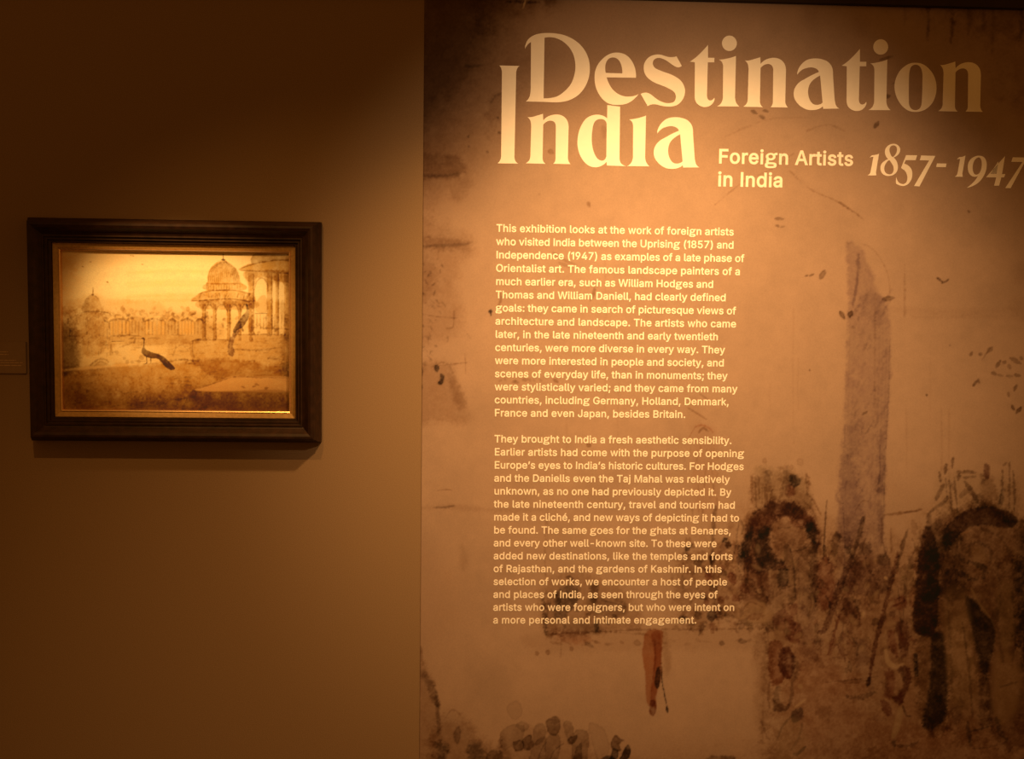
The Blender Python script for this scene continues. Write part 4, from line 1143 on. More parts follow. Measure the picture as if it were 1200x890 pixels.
nd = (A_, [(1045, 435, c), (1175, 437, c), (1168, 487, c), (1033, 485, c)])
m1 = (B_, [(372, 325, c), (328, 580, c), (333, 622, c), (225, 620, c), (250, 598), (265, 560, c), (297, 375, c), (278, 374), (255, 381, c), (285, 350), (330, 343)])
m9 = (B_, [(560, 328), (615, 340), (652, 380), (667, 445), (658, 530), (625, 610), (565, 690), (490, 742), (392, 775, c), (465, 715), (515, 660), (545, 608, c), (508, 622), (455, 608), (418, 560),
           (405, 490), (415, 425), (450, 372), (505, 338)],
      [(555, 352), (588, 378), (600, 440), (590, 520), (560, 575), (520, 592), (490, 575), (473, 520), (476, 450), (503, 385)])
m4 = (B_, [(922, 333, c), (880, 585, c), (925, 583, c), (910, 630, c), (870, 630, c), (840, 745, c), (770, 745, c), (800, 630, c), (658, 628, c)], [(830, 405, c), (805, 583, c), (715, 583, c)])
m7 = (B_, [(1030, 350, c), (1230, 354, c), (1000, 780, c), (925, 778, c), (1165, 415, c), (1010, 413, c)])


def lettering(name, part, items, anchor, label, cat):
    x, z = W(*anchor, PANEL)
    base = (x, -PANEL - VT / 2, z)
    e = empty(name, base)
    tag(e, label, cat)
    for g, dx, dy in items:
        fr = g[0]
        wall_glyph(part, [(fr, p) for p in g[1:]], e, base, dx, dy)
    return e


lettering('exhibition_title', 'letter',
          [(gD, 0, 0), (ge, 0, 0), (gs, 0, 0), (gt, 0, 0), (gi, 0, 0), (gn, 0, 0), (ga, 0, 0), (gt, 178, 4.7), (gi, 177.3, 4.3), (go, 0, 0), (gn, 228.4, 5.2),
           (gI, 0, 0), (gn, -254.7, 66.4), (gd, 0, 0), (gj, -105.4, 70), (ga, -164, 68.9)],
          (584, 193), 'large cream two-line title in bold serif letters at the top of the wall panel', 'lettering')
lettering('date_lettering', 'numeral', [(n1, 0, 0), (n8, 0, 0), (n5, 0, 0), (n7, 0, 0), (nd, 0, 0), (m1, 0, 0), (m9, 0, 0), (m4, 0, 0), (m7, 0, 0)],
          (1017, 206), 'slanted cream year range in old-style numerals under the end of the title', 'lettering')

# sans serif lines, set glyph by glyph; outlines in thousandths: character, advance, contours
TYPE = """
( 273 89,207 90,244 94,283 101,324 109,364 119,403 132,441 145,477 160,510 177,539 236,539 219,503 204,466 191,428 179,390 169,351 161,313 156,276 152,241 151,207 152,176 155,145 160,115 167,83 177,50 188,16 202,-19 218,-57 236,-96 177,-96 156,-59 139,-21 124,16 111,55 102,93 95,131 90,169
) 273 37,-96 56,-56 72,-18 86,18 97,52 106,85 113,116 118,147 121,177 122,207 121,241 117,276 112,313 104,351 94,390 82,428 69,466 54,503 37,539 97,539 113,510 128,477 142,441 154,403 164,364 173,323 179,283 183,244 184,207 183,168 178,130 171,92 161,53 149,15 134,-22 117,-59 97,-96
, 188 38,-119 68,71 137,71 84,-119
- 453 337,244 337,188 114,188 114,244
. 188 95,-4 83,-3 73,1 63,9 55,18 51,29 50,41 51,53 55,64 63,73 73,81 83,85 95,87 107,85 118,81 128,73 135,64 140,53 141,41 140,29 135,18 128,9 118,1 107,-3
1 262 212,0 212,509 158,509 40,425 40,356 149,432 149,0
4 453 40,105 40,158 247,509 311,509 109,166 109,163 413,163 413,105/282,0 282,121 282,146 282,318 343,318 343,0
5 453 221,-7 192,-5 165,1 140,11 118,25 99,41 83,60 71,82 63,105 60,130 122,130 125,115 130,102 138,89 148,78 160,68 173,60 188,54 204,51 221,50 241,51 259,56 276,64 291,75 304,89 314,104 322,122 326,141 328,162 326,183 321,203 314,221 303,237 290,251 275,262 257,270 238,275 218,277 201,276 184,273 167,268 152,262 139,255 128,246 67,253 96,509 366,509 366,452 151,452 134,301 136,301 148,311 162,318 178,325 194,330 212,333 229,334 252,332 274,328 294,321 313,311 330,299 345,285 358,269 370,251 379,231 386,210 390,187 391,163 388,132 381,102 369,76 352,52 332,32 309,15 282,3 253,-4
7 453 97,0 325,452 62,452 62,509 391,509 391,449 165,0
8 453 226,-7 193,-5 163,1 136,11 111,25 91,42 74,62 62,84 54,109 52,135 53,156 58,176 65,195 75,212 87,228 101,241 117,252 134,260 153,265 153,267 129,276 109,289 93,308 80,330 73,354 70,380 73,405 79,429 90,450 106,469 124,485 146,498 170,508 197,514 226,516 255,514 282,508 306,498 328,485 346,469 361,450 373,429 379,405 382,380 379,354 372,330 359,308 343,289 323,276 300,267 300,265 319,260 335,252 351,241 365,228 377,212 387,195 395,176 399,156 401,135 398,109 391,84 378,62 362,42 341,25 317,11 289,1 259,-5/226,49 248,50 267,54 285,60 300,69 313,79 323,91 331,106 335,121 337,139 335,157 330,173 322,189 312,202 298,213 283,223 265,230 247,234 226,235 206,234 187,230 169,223 154,213 140,202 130,189 122,173 117,157 115,139 117,121 121,106 129,91 139,79 152,69 167,60 185,54 205,50/226,290 244,291 260,294 274,300 287,308 298,318 307,330 314,344 318,359 319,376 318,392 314,407 308,420 299,432 288,442 275,449 260,455 244,459 226,460 208,459 192,455 177,449 164,442 153,432 145,420 138,407 134,392 133,376 134,359 138,344 145,330 154,318 165,308 178,300 193,294 209,291
9 453 226,516 256,513 285,506 310,494 333,478 352,458 368,434 380,408 387,378 389,347 387,322 382,296 373,270 359,240 340,207 315,168 200,0 130,0 301,248 307,248 302,238 295,229 287,221 278,214 268,207 257,202 245,198 232,195 218,195 188,197 161,203 137,214 116,229 98,247 83,269 72,294 66,321 64,352 66,382 73,411 85,436 101,459 120,479 143,494 168,506 196,513/226,460 207,459 190,454 174,446 160,435 148,423 138,407 131,390 127,372 125,352 127,331 131,313 138,295 148,280 160,268 174,257 190,250 207,245 226,243 245,245 263,249 279,257 293,267 305,280 314,295 322,312 326,330 327,350 326,371 322,390 314,407 305,422 293,435 279,446 263,454 245,459
: 188 95,-4 83,-3 73,1 63,9 55,18 51,29 50,41 51,53 55,64 63,73 73,81 83,85 95,87 107,85 118,81 128,73 135,64 140,53 141,41 140,29 135,18 128,9 118,1 107,-3/95,271 83,272 73,277 63,284 55,294 51,304 50,316 51,328 55,339 63,349 73,356 83,360 95,362 107,360 118,356 128,349 135,339 140,328 141,316 140,304 135,294 128,284 118,277 107,272
; 188 38,-119 68,71 137,71 84,-119/103,271 92,272 81,277 71,284 64,294 59,304 58,316 59,328 64,339 71,349 81,356 92,360 103,362 116,360 126,356 136,349 143,339 148,328 149,316 148,304 143,294 136,284 126,277 116,272
A 480 16,0 201,509 276,509 463,0 395,0 238,442 85,0/110,142 110,199 370,199 370,142
B 456 60,0 60,509 241,509 274,507 304,501 329,491 350,477 367,461 381,442 390,421 396,398 398,374 397,353 393,336 387,320 378,307 368,295 356,286 343,278 329,272 315,267 315,262 331,260 347,254 363,245 378,234 391,220 402,203 411,184 416,161 418,136 416,111 410,88 400,67 386,48 368,31 344,18 317,8 284,2 247,0/125,57 245,57 281,60 309,67 330,80 344,96 353,115 355,137 354,153 350,169 342,184 333,197 320,209 306,218 289,225 269,229 248,231 125,231/125,285 238,285 256,287 273,290 288,296 302,304 314,314 323,326 330,340 335,355 336,372 333,393 326,412 313,429 294,442 270,449 240,452 125,452
D 502 219,0 96,0 96,57 215,57 254,60 288,68 318,81 343,99 363,122 379,149 390,181 397,216 399,255 397,294 390,329 379,361 364,388 344,410 320,428 291,441 258,449 221,452 93,452 93,509 225,509 273,505 315,495 353,478 385,455 412,426 433,391 449,351 458,306 462,255 458,205 449,159 433,119 411,83 384,54 351,31 312,14 268,3/125,509 125,0 60,0 60,509
E 419 60,0 60,509 372,509 372,452 125,452 125,286 355,286 355,229 125,229 125,57 375,57 375,0
F 410 60,0 60,509 369,509 369,452 125,452 125,278 346,278 346,221 125,221 125,0
G 520 269,-7 225,-3 185,7 149,25 118,49 91,79 69,116 53,157 43,203 40,254 43,305 53,352 69,393 91,429 117,459 149,484 184,501 223,512 265,516 291,514 316,510 340,504 363,494 384,483 403,469 421,453 436,436 449,416 460,395 468,373 474,349 408,349 402,365 395,379 387,393 378,406 368,417 356,427 344,436 330,443 315,448 300,453 283,455 265,456 236,453 209,445 183,432 160,414 141,392 125,364 113,332 106,295 103,254 106,213 113,177 125,145 141,117 161,95 184,76 210,63 238,56 269,53 296,55 322,61 345,71 365,85 382,102 396,123 407,147 413,173 414,199 283,199 283,256 478,256 478,200 475,160 466,124 451,91 431,62 406,38 377,19 344,5 308,-4
H 517 60,0 60,509 125,509 125,289 392,289 392,509 457,509 457,0 392,0 392,232 125,232 125,0
I 176 57,0 57,509 119,509 119,0
J 396 185,-7 143,-2 106,11 75,33 52,63 38,100 33,145 33,173 98,173 98,145 100,117 108,93 122,74 139,61 160,53 185,50 209,53 230,61 248,74 261,93 269,117 272,145 272,509 336,509 336,145 332,100 318,63 294,33 263,11 227,-2
K 467 104,145 104,216 116,231 128,246 139,261 151,275 162,289 174,303 187,317 199,331 212,344 364,509 448,509 231,276 228,276/60,0 60,509 125,509 125,334 124,225 125,193 125,0/372,0 188,259 228,309 449,0
M 628 60,0 60,509 152,509 314,75 476,509 568,509 568,0 504,0 507,418 342,0 286,0 119,418 122,0
O 533 267,-7 225,-3 186,7 150,25 119,49 92,79 70,115 53,157 44,203 40,254 44,305 53,352 70,393 92,429 119,459 150,484 186,501 225,512 267,516 309,512 348,501 384,484 415,459 442,429 464,393 480,352 490,305 493,254 490,203 480,157 464,115 442,79 415,49 384,25 348,7 309,-3/267,53 296,55 324,63 349,76 372,94 392,116 408,144 420,176 428,213 430,254 428,295 420,332 408,365 392,392 372,415 349,433 324,446 296,453 267,456 237,453 210,445 184,433 161,415 142,392 125,364 113,332 106,295 103,254 106,213 113,176 125,144 142,117 161,94 184,76 210,63 237,55
R 449 60,0 60,509 125,509 125,0/96,509 236,509 273,506 305,500 333,489 356,473 376,455 390,433 401,408 407,381 409,352 407,323 401,296 390,271 376,250 356,232 333,217 305,206 273,200 236,198 96,198 96,255 234,255 258,256 280,260 298,267 313,276 325,287 334,300 340,316 344,333 345,352 344,371 340,389 334,405 325,419 313,430 298,440 279,446 258,451 233,452 96,452/353,0 230,229 303,229 428,0
T 449 32,452 32,509 417,509 417,452 257,452 257,0 193,0 193,452
U 517 259,-8 220,-6 186,2 154,15 126,33 103,55 85,80 71,108 63,140 60,173 60,509 124,509 124,178 126,155 132,133 141,113 153,95 169,80 187,68 208,59 232,53 259,52 285,53 309,59 331,68 349,80 364,95 377,113 385,133 391,155 393,178 393,509 457,509 457,173 454,140 446,108 433,80 414,55 391,33 363,15 332,2 297,-6
W 686 155,0 16,509 82,509 193,76 306,509 380,509 493,76 603,509 670,509 530,0 455,0 343,424 230,0
a 389 160,-9 137,-7 115,-3 94,5 76,15 60,29 48,45 38,63 32,84 30,108 32,128 36,146 43,161 53,174 64,184 78,193 92,200 108,206 125,211 143,214 161,217 178,220 234,227 247,229 257,231 265,235 271,240 274,246 276,255 276,257 275,272 272,285 267,297 260,307 251,315 240,322 227,327 212,330 196,331 178,330 163,327 149,322 137,316 127,309 118,301 110,292 104,283 100,274 41,291 51,313 64,331 79,346 95,358 114,368 133,375 153,380 173,383 194,384 208,384 223,382 239,379 255,375 271,369 286,360 300,350 312,336 322,320 330,301 335,278 337,251 337,0 277,0 277,52 272,52 267,43 260,34 252,25 242,16 229,8 215,1 199,-4 181,-7/170,45 192,47 211,51 228,59 242,68 254,80 263,93 270,108 274,122 276,138 276,190 272,187 267,184 259,182 251,180 241,178 231,176 200,171 175,168 161,166 147,163 134,159 122,153 112,147 103,139 97,130 93,118 92,105 93,93 96,82 102,72 109,64 119,57 130,52 142,48 156,46
b 424 229,-8 208,-7 189,-3 172,4 159,12 147,21 138,31 130,41 123,50 118,59 112,59 112,0 53,0 53,509 114,509 114,319 118,319 123,327 130,336 137,346 147,355 158,364 171,373 188,379 207,383 229,384 259,382 287,374 313,361 335,342 354,320 370,293 381,261 388,227 390,189 388,151 381,116 370,84 355,57 336,34 313,16 288,3 260,-6/220,47 242,49 262,55 279,66 294,80 306,97 316,117 323,139 327,163 328,189 327,215 323,239 316,261 307,281 295,298 280,311 262,322 243,328 220,330 198,328 178,322 161,312 147,299 134,282 125,263 118,241 114,216 113,189 114,162 118,138 125,115 135,95 147,78 162,65 179,55 198,49
c 396 207,-8 174,-5 144,3 117,16 93,35 72,58 56,85 44,116 37,150 34,187 37,225 44,260 56,291 72,318 93,341 117,360 144,374 174,382 207,384 226,384 243,381 260,377 276,371 291,364 305,356 318,346 330,335 340,322 349,308 356,293 362,277 303,262 300,272 295,281 290,289 284,297 278,304 270,311 261,316 252,321 242,325 231,328 220,329 207,330 184,328 163,321 145,310 130,296 118,278 108,258 102,236 98,212 96,187 98,163 102,139 108,117 118,97 130,80 145,66 163,55 184,49 207,46 220,47 232,49 243,52 253,55 262,60 271,66 279,73 285,80 292,89 297,98 301,107 304,117 363,102 357,86 350,70 341,56 331,43 319,32 306,21 292,12 277,5 261,-1 244,-5 226,-7
d 424 195,-8 165,-6 137,3 111,16 89,34 70,57 55,84 43,116 36,151 34,189 36,227 43,261 55,293 70,320 89,342 112,361 137,374 165,382 196,384 218,383 237,379 253,373 267,364 278,355 287,346 295,336 301,327 306,319 311,319 311,509 372,509 372,0 313,0 313,59 307,59 301,50 295,41 287,31 277,21 266,12 252,4 236,-3 217,-7/205,47 226,49 246,55 263,65 278,78 290,95 299,115 306,138 310,162 312,189 310,216 306,241 300,263 290,282 278,299 263,312 246,322 227,328 205,330 182,328 162,322 145,311 130,298 118,281 108,261 102,239 98,215 96,189 98,163 102,139 109,117 118,97 130,80 145,66 162,55 182,49
e 404 212,-8 177,-5 145,3 117,16 92,35 72,58 56,85 44,116 37,150 34,187 36,224 44,258 55,290 71,317 91,340 115,359 142,373 172,382 205,384 226,383 246,380 266,374 285,366 303,355 319,341 334,324 347,305 357,282 365,256 370,227 371,194 371,169 308,169 308,226 304,248 298,269 288,286 277,301 263,314 246,323 227,328 205,330 183,328 164,323 146,313 131,301 119,286 109,270 102,251 97,231 96,211 96,178 98,151 102,127 110,106 121,88 135,73 151,61 169,53 190,48 212,46 227,47 241,49 254,53 265,58 276,65 285,73 294,82 300,93 306,105 365,91 358,72 348,55 335,39 320,26 302,14 283,4 261,-3 237,-7/75,169 75,221 340,221 340,169
f 254 228,379 228,327 6,327 6,379/81,0 81,432 82,452 87,470 96,486 107,499 120,510 135,519 152,525 169,529 187,530 201,530 212,529 222,527 231,525 238,523 243,521 227,468 215,472 209,473 202,474 195,474 178,472 164,468 154,460 147,449 143,435 142,419 142,0
h 410 114,227 114,0 53,0 53,509 114,509 114,300 118,319 132,344 152,362 175,374 200,382 227,384 252,383 275,377 295,369 313,356 328,340 341,321 350,298 355,271 357,240 357,0 296,0 296,235 293,263 286,286 273,304 256,318 235,326 210,329 192,328 176,324 161,317 147,308 136,297 126,283 119,266 115,248
i 167 53,0 53,379 114,379 114,0/84,443 73,444 63,448 54,455 47,463 43,472 41,483 43,494 47,504 54,512 63,518 73,522 84,524 95,522 105,518 114,512 121,504 125,494 126,483 125,472 121,463 114,455 105,448 95,444
j 167 53,379 114,379 114,-30 112,-52 108,-72 102,-90 92,-106 80,-119 65,-129 47,-137 27,-141 4,-143 -10,-143 -10,-87 2,-87 18,-85 31,-80 40,-72 47,-61 51,-46 53,-29/83,443 72,444 62,448 53,455 47,463 42,472 41,483 42,494 47,504 53,512 62,518 72,522 83,524 95,522 105,518 114,512 120,504 125,494 126,483 125,472 120,463 114,455 105,448 95,444
k 381 110,137 110,212 121,212 284,379 360,379 184,199 177,199/53,0 53,509 114,509 114,0/294,0 148,186 191,229 372,0
l 189 139,-2 112,0 91,8 74,20 62,37 55,59 53,84 53,509 114,509 114,99 114,83 117,71 120,62 126,57 135,53 146,52 160,53 170,54 181,3 162,-1 154,-2 147,-2
m 610 53,0 53,379 112,379 112,295 108,295 114,314 122,331 132,346 144,358 158,368 172,376 187,382 203,385 219,386 245,383 268,375 287,361 303,342 314,320 321,295 312,295 318,312 326,329 337,343 350,356 364,366 381,375 398,381 417,385 437,386 458,385 478,380 497,372 514,361 529,346 541,328 550,307 555,283 557,255 557,0 496,0 496,254 493,279 485,298 473,313 456,323 438,329 419,330 402,329 387,326 374,320 363,312 353,302 345,290 340,277 336,263 335,247 335,0 274,0 274,260 272,280 265,297 253,311 238,322 220,328 199,330 185,329 171,326 158,320 145,312 135,302 126,289 119,274 115,257 114,238 114,0
n 410 114,227 114,0 53,0 53,379 112,379 112,300 118,319 132,344 152,362 175,374 200,382 227,384 252,383 275,377 295,369 313,356 328,340 341,321 350,298 355,271 357,240 357,0 296,0 296,235 293,263 286,286 273,304 256,318 235,326 210,329 192,328 176,324 161,317 147,308 136,297 126,283 119,266 115,248
o 415 207,-8 174,-5 144,3 117,16 93,35 72,58 56,85 44,116 37,150 34,187 37,225 44,260 56,291 72,318 93,341 117,360 144,374 174,382 207,384 241,382 271,374 299,360 323,341 343,318 359,291 371,260 379,225 381,187 379,150 371,116 359,85 343,58 323,35 299,16 271,3 241,-5/207,46 231,49 252,55 270,66 285,80 298,97 307,117 314,139 318,163 319,187 318,212 314,236 307,258 298,278 285,296 270,310 252,321 231,328 207,330 184,328 163,321 145,310 130,296 118,278 108,258 102,236 98,212 96,187 98,163 102,139 108,117 118,97 130,80 145,66 163,55 184,49
p 424 53,-143 53,379 112,379 112,319 118,319 123,327 130,336 137,346 147,355 158,364 171,373 188,379 207,383 229,384 259,382 287,374 313,361 335,342 354,320 370,293 381,261 388,227 390,189 388,151 381,116 370,84 355,57 336,34 313,16 288,3 260,-6 229,-8 208,-7 189,-3 173,4 159,12 147,21 138,31 130,41 124,50 118,59 114,59 114,-143/220,47 242,49 262,55 279,66 294,80 306,97 316,117 323,139 327,163 328,189 327,215 323,239 316,261 307,281 295,298 280,311 262,322 243,328 220,330 198,328 178,322 161,312 147,299 134,282 125,263 118,241 114,216 113,189 114,162 118,138 125,115 135,95 147,78 162,65 179,55 198,49
q 424 372,-143 311,-143 311,52 301,45 295,41 287,31 277,21 266,12 252,4 236,-3 217,-7 195,-8 165,-6 137,3 111,16 89,34 70,57 55,84 43,116 36,151 34,189 36,227 43,261 55,293 70,320 89,342 112,361 137,374 165,382 196,384 218,383 237,379 253,373 267,364 278,355 287,346 295,336 301,331 313,331 313,379 372,379/205,47 226,49 246,55 263,65 278,78 290,95 299,115 306,138 310,162 312,189 310,216 306,241 300,263 290,282 278,299 263,312 246,322 227,328 205,330 182,328 162,322 145,311 130,298 118,281 108,261 102,239 98,215 96,189 98,163 102,139 109,117 118,97 130,80 145,66 162,55 182,49
r 259 53,0 53,379 112,379 112,321 115,321 124,339 137,354 152,367 171,377 191,383 213,385 229,384 243,384 243,322 230,324 223,325 215,326 207,326 190,324 174,321 159,315 146,306 135,296 126,284 119,269 115,254 114,237 114,0
s 365 182,-8 157,-7 133,-3 112,3 93,12 76,24 62,38 50,54 41,73 36,94 94,107 101,87 111,72 124,60 141,52 160,47 181,45 206,47 227,53 244,62 258,74 265,88 268,103 266,115 262,126 254,136 243,144 229,150 212,155 149,170 118,180 92,192 72,208 58,227 50,249 47,274 49,295 55,314 65,332 79,347 95,360 115,370 137,378 161,383 187,384 212,383 234,379 254,372 271,363 286,352 299,339 309,324 318,308 324,290 268,277 262,291 254,304 243,316 228,325 210,331 187,333 166,331 147,326 131,317 119,305 111,292 109,277 110,264 115,253 124,243 136,235 152,229 172,223 229,209 261,200 287,187 306,171 320,153 328,131 331,107 329,85 323,65 312,47 298,31 281,18 260,6 236,-2 210,-7
t 227 204,379 204,327 6,327 6,379/65,471 126,471 126,98 127,83 130,70 136,61 144,55 156,51 170,50 185,51 202,54 213,2 207,0 200,-2 192,-3 184,-3 176,-4 168,-4 138,-1 113,7 92,21 77,41 68,64 65,93
u 410 182,-5 158,-3 135,2 115,11 97,23 82,39 69,59 60,82 54,109 53,139 53,379 114,379 114,144 116,117 124,94 137,75 154,61 175,53 200,50 218,51 234,55 249,62 263,71 274,83 283,97 290,113 295,132 296,153 296,379 357,379 357,0 298,0 298,92 307,92 294,60 277,35 257,17 234,5 209,-3
v 389 163,0 17,379 84,379 195,70 305,379 371,379 226,0
w 567 138,0 23,379 87,379 170,68 252,379 316,379 398,68 480,379 545,379 429,0 368,0 284,306 199,0
x 379 21,0 155,194 29,379 100,379 191,246 282,379 352,379 226,194 358,0 287,0 190,141 91,0
y 389 47,-139 61,-86 71,-87 83,-89 94,-90 104,-89 113,-86 122,-81 130,-74 138,-64 145,-51 151,-36 163,-1 17,379 84,379 195,72 305,379 371,379 204,-58 196,-77 187,-93 177,-107 165,-119 153,-128 139,-136 125,-141 109,-144 91,-145 82,-145 73,-144 65,-143 57,-142
é 404 212,-8 177,-5 145,3 117,16 92,35 72,58 56,85 44,116 37,150 34,187 36,224 44,258 55,290 71,317 91,340 115,359 142,373 172,382 205,384 226,383 246,380 266,374 285,366 303,355 319,341 334,324 347,305 357,282 365,256 370,227 371,194 371,169 308,169 308,226 304,248 298,269 288,286 277,301 263,314 246,323 227,328 205,330 183,328 164,323 146,313 131,301 119,286 109,270 102,251 97,231 96,211 96,178 98,151 102,127 110,106 121,88 135,73 151,61 169,53 190,48 212,46 227,47 241,49 254,53 265,58 276,65 285,73 294,82 300,93 306,105 365,91 358,72 348,55 335,39 320,26 302,14 283,4 261,-3 237,-7/177,429 225,529 293,529 227,429/75,169 75,221 340,221 340,169
’ 177 52,318 82,509 151,509 98,318
"""
CAPH, XH = 0.509, 0.379
RAW, GL = {}, {}
for row in TYPE.strip('\n').split('\n'):
    ch_, adv, rest = row.split(' ', 2)
    RAW[ch_] = (int(adv) / 1000, [[tuple(int(v) / 1000 for v in p.split(',')) for p in q.split(' ')] for q in rest.split('/')])


def embolden(cs, off, tidy=True):
    """push every outline outwards by off; returns the strokes, each outline with its own holes"""
    cs = [[p for i, p in enumerate(q) if math.dist(p, q[i - 1]) > 0.008 or len(q) < 6] for q in cs] if tidy else cs
    area = lambda q: sum(q[i - 1][0] * q[i][1] - q[i][0] * q[i - 1][1] for i in range(len(q)))
    sg = 1 if max((area(q) for q in cs), key=abs) > 0 else -1
    out = []
    for q in cs:
        r = []
        for i in range(len(q)):
            p = Vector(q[i])
            d0 = (p - Vector(q[i - 1])).normalized()
            d1 = (Vector(q[(i + 1) % len(q)]) - p).normalized()
            n0, n1_ = Vector((d0.y, -d0.x)), Vector((d1.y, -d1.x))
            m = n0 + n1_
            m = m / max(m.length_squared / 2, 0.5)
            r.append(tuple(p + m * off * sg))
        out.append((r, area(q) * sg > 0))
    solid = [[r] for r, o in out if o]
    for r, o in out:
        if not o:                                # a counter goes to the outline round it
            x, y = r[0]
            for g_ in solid:
                q, ins = g_[0], False
                for i in range(len(q)):
                    (ax, ay), (bx, by) = q[i - 1], q[i]
                    if (ay > y) != (by > y) and x < (bx - ax) * (y - ay) / (by - ay) + ax:
                        ins = not ins
                if ins:
                    g_.append(r)
                    break
    return solid


def flat(pieces):
    V, F = [], []
    for k_, p in enumerate(pieces):
        me = curve_mesh(p, 0)
        n = len(V)
        V += [(v.co.x, v.co.y, k_) for v in me.vertices]
        F += [[i + n for i in q.vertices] for q in me.polygons]
        bpy.data.meshes.remove(me)
    return V, F


def two_storey_g(off):
    k = (XH + 1.4 * off) / 174
    f = lambda pts: [((x - 775) * k + 0.012, (385 - y) * k) for x, y in pts]
    ell = lambda cx, cy, rx, ry: [(cx + rx * math.cos(a * math.pi / 9), cy + ry * math.sin(a * math.pi / 9)) for a in range(18)]
    pw = lambda v: math.copysign(abs(v) ** .7, v)
    sup = lambda cx, cy, rx, ry: [(cx + rx * pw(math.cos(a * math.pi / 12)), cy + ry * pw(math.sin(a * math.pi / 12))) for a in range(24)]
    V, F = flat([[f(ell(868, 268, 80, 60)), f(ell(868, 266, 38, 30))], [f(sup(872, 404, 97, 47)), f(sup(872, 404, 52, 16))],
                 [f([(802, 305), (845, 322), (836, 350), (850, 372), (800, 378), (792, 345)])], [f([(915, 222), (940, 208), (975, 202), (978, 240), (942, 246)])]])
    return V, F, (975 - 775) * k + 0.03


def glyph(ch, off):
    if (ch, off) not in GL:
        if ch == ' ':
            GL[ch, off] = ([], [], 0.17)
        elif ch == 'g':
            GL[ch, off] = two_storey_g(off)
        else:
            V, F = flat(embolden(RAW[ch][1], off, ch != '8'))
            GL[ch, off] = (V, F, RAW[ch][0])
    return GL[ch, off]


def vinyl(name, V, F, parent):
    # a thin vinyl sheet: front face, back face and edges
    bm = bmesh.new()
    bv = [bm.verts.new(p) for p in V]
    for q in F:
        try:
            bm.faces.new([bv[i] for i in q])
        except ValueError:
            pass
    bmesh.ops.recalc_face_normals(bm, faces=bm.faces[:])
    bm.normal_update()
    flip = [f_ for f_ in bm.faces if f_.normal.y > 0]
    bmesh.ops.reverse_faces(bm, faces=flip)
    ext = bmesh.ops.extrude_face_region(bm, geom=bm.faces[:], use_keep_orig=True)
    for v in ext['geom']:
        if isinstance(v, bmesh.types.BMVert):
            v.co.y = VT / 2
    bmesh.ops.recalc_face_normals(bm, faces=bm.faces[:])
    me = bpy.data.meshes.new(name)
    bm.to_mesh(me)
    bm.free()
    return link(name, me, M_VINYL, parent)


def text_line(text, x0, x1, z, size, off, parent, base, name='text_line'):
    gl = [glyph(ch, off) for ch in text]
    nat = sum(g[2] for g in gl) * size
    sp = text.count(' ')
    # tracking takes up the difference between the natural and the measured length
    tr = (x1 - x0 - nat) / (len(text) + sp)
    V, F = [], []
    x = x0 - base[0]
    for ch, (v, f, a) in zip(text, gl):
        if ch == ' ' and name == 'word':
            vinyl(name, V, F, parent)
            V, F = [], []
        n = len(V)
        V += [(x + px * size, -VT / 2 - 0.00012 * pk, z - base[2] + pz * size) for px, pz, pk in v]
        F += [[i + n for i in q] for q in f]
        x += a * size + tr * (2 if ch == ' ' else 1)
    return vinyl(name, V, F, parent)


P1T = [("This exhibition looks at the work of foreign artists", 860.2), ("who visited India between the Uprising (1857) and", 860.2), ("Independence (1947) as examples of a late phase of", 872.3),
       ("Orientalist art. The famous landscape painters of a", 867.8), ("much earlier era, such as William Hodges and", 836.4), ("Thomas and William Daniell, had clearly defined", 851.1),
       ("goals: they came in search of picturesque views of", 862.6), ("architecture and landscape. The artists who came", 863.0), ("later, in the late nineteenth and early twentieth", 842.0),
       ("centuries, were more diverse in every way. They", 849.8), ("were more interested in people and society, and", 848.9), ("scenes of everyday life, than in monuments; they", 852.7),
       ("were stylistically varied; and they came from many", 864.4), ("countries, including Germany, Holland, Denmark,", 854.6), ("France and even Japan, besides Britain.", 803.8)]
P2T = [("They brought to India a fresh aesthetic sensibility.", 857.9), ("Earlier artists had come with the purpose of opening", 872.3), ("Europe\u2019s eyes to India\u2019s historic cultures. For Hodges", 871.9),
       ("and the Daniells even the Taj Mahal was relatively", 855.4), ("unknown, as no one had previously depicted it. By", 857.2), ("the late nineteenth century, travel and tourism had", 861.9),
       ("made it a clich\u00e9, and new ways of depicting it had to", 866.5), ("be found. The same goes for the ghats at Benares,", 857.0), ("and every other well-known site. To these were", 840.1),
       ("added new destinations, like the temples and forts", 859.0), ("of Rajasthan, and the gardens of Kashmir. In this", 846.1), ("selection of works, we encounter a host of people", 852.4),
       ("and places of India, as seen through the eyes of", 841.0), ("artists who were foreigners, but who were intent on", 861.1), ("a more personal and intimate engagement.", 816.7)]


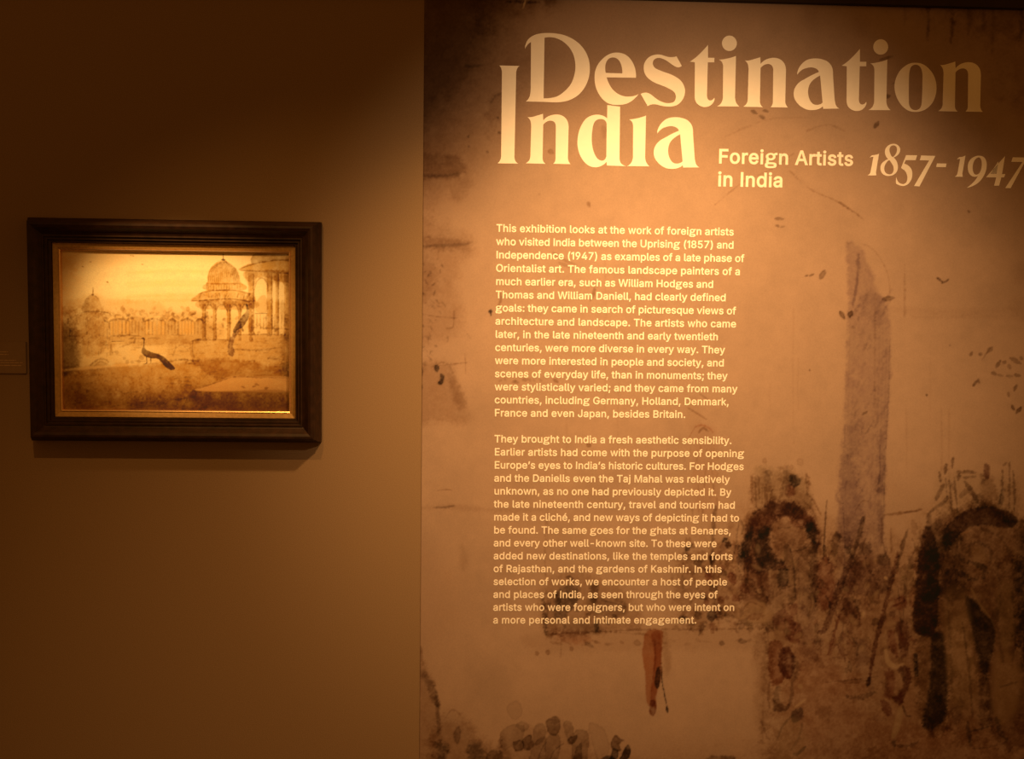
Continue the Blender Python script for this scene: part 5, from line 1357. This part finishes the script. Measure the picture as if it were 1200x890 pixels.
def block(name, lines, top, bot, cap, off, label, part='text_line'):
    """top and bot: first and last baseline at the left margin, in photo pixels"""
    (xa, ya), (xb, yb) = top, bot
    X0, Z0 = W(xa, ya, PANEL)
    X1, Z1 = W(xb, yb, PANEL)
    base = (X1, -PANEL - VT / 2, Z1)
    e = empty(name, base)
    tag(e, label, 'lettering')
    size = cap * U / (CAPH + 2 * off)
    n = max(len(lines) - 1, 1)
    for i, (t, xr) in enumerate(lines):
        z = Z0 + (Z1 - Z0) * i / n
        xl = X0 + (X1 - X0) * i / n
        yl = ya + (yb - ya) * i / n
        slope = 0.0272 - 0.0000365 * yl
        x1, _ = W(xr, yl + slope * (xr - xa), PANEL)
        text_line(t, xl, x1, z, size, off, e, base, part)
    return e


block('subtitle_lettering', [("Foreign Artists", 1000.6), ("in India", 918.4)], (841.2, 191.2), (840.6, 218.0), 17.0, 0.018,
      'two-line cream sans-serif subtitle between the title and the year range', 'word')
block('wall_text', P1T, (581.4, 271.6), (579.2, 488.1), 8.9, 0.014, 'upper paragraph of small cream wall text, beginning under the title')
block('wall_text', P2T, (579.2, 518.6), (577.6, 731.0), 8.9, 0.014, 'lower paragraph of small cream wall text, ending above the hanging red cloth')
# ------------------------------------------------------------------ caption card beside the picture
ca, zb_ = W(-62, 437.0)
cb, zt_ = W(31.2, 401.0)
cx = (ca + cb) / 2
card = empty('caption_card', (cx, 0, zb_))
tag(card, 'small brown caption card on the wall at the left edge of the picture frame', 'caption card')
bd = link('board', box_mesh('board', ca - cx, cb - cx, -0.005, 0, 0, zt_ - zb_, 0.0006), M_CARD, card)
rnd = random.Random(3)
for y, x0, x1, hgt in ((412.6, -52, 9.5, .9), (415.6, -52, 10.0, 1.0), (422.6, -52, 19, .9), (425.4, -52, 26.5, .9), (428.6, -52, 25, 1.0)):
    bm = bmesh.new()
    x = x0
    while x < x1:
        w = min(rnd.uniform(2.5, 7.5), x1 - x)
        if w > .6:
            xa, za = W(x, y + hgt / 2 - 0.008 * (x1 - x), .005)
            xe, ze = W(x + w, y - hgt / 2 - 0.008 * (x1 - x), .005)
            g = bmesh.ops.create_cube(bm, size=1)['verts']
            for v in g:
                v.co = Vector(((xa + xe) / 2 - cx + v.co.x * (xe - xa), -0.00515 + v.co.y * 0.0003, (za + ze) / 2 - zb_ + v.co.z * (ze - za)))
        x += w + .8
    me = bpy.data.meshes.new('print_line')
    bm.to_mesh(me)
    bm.free()
    link('print_line', me, M_INK, card)
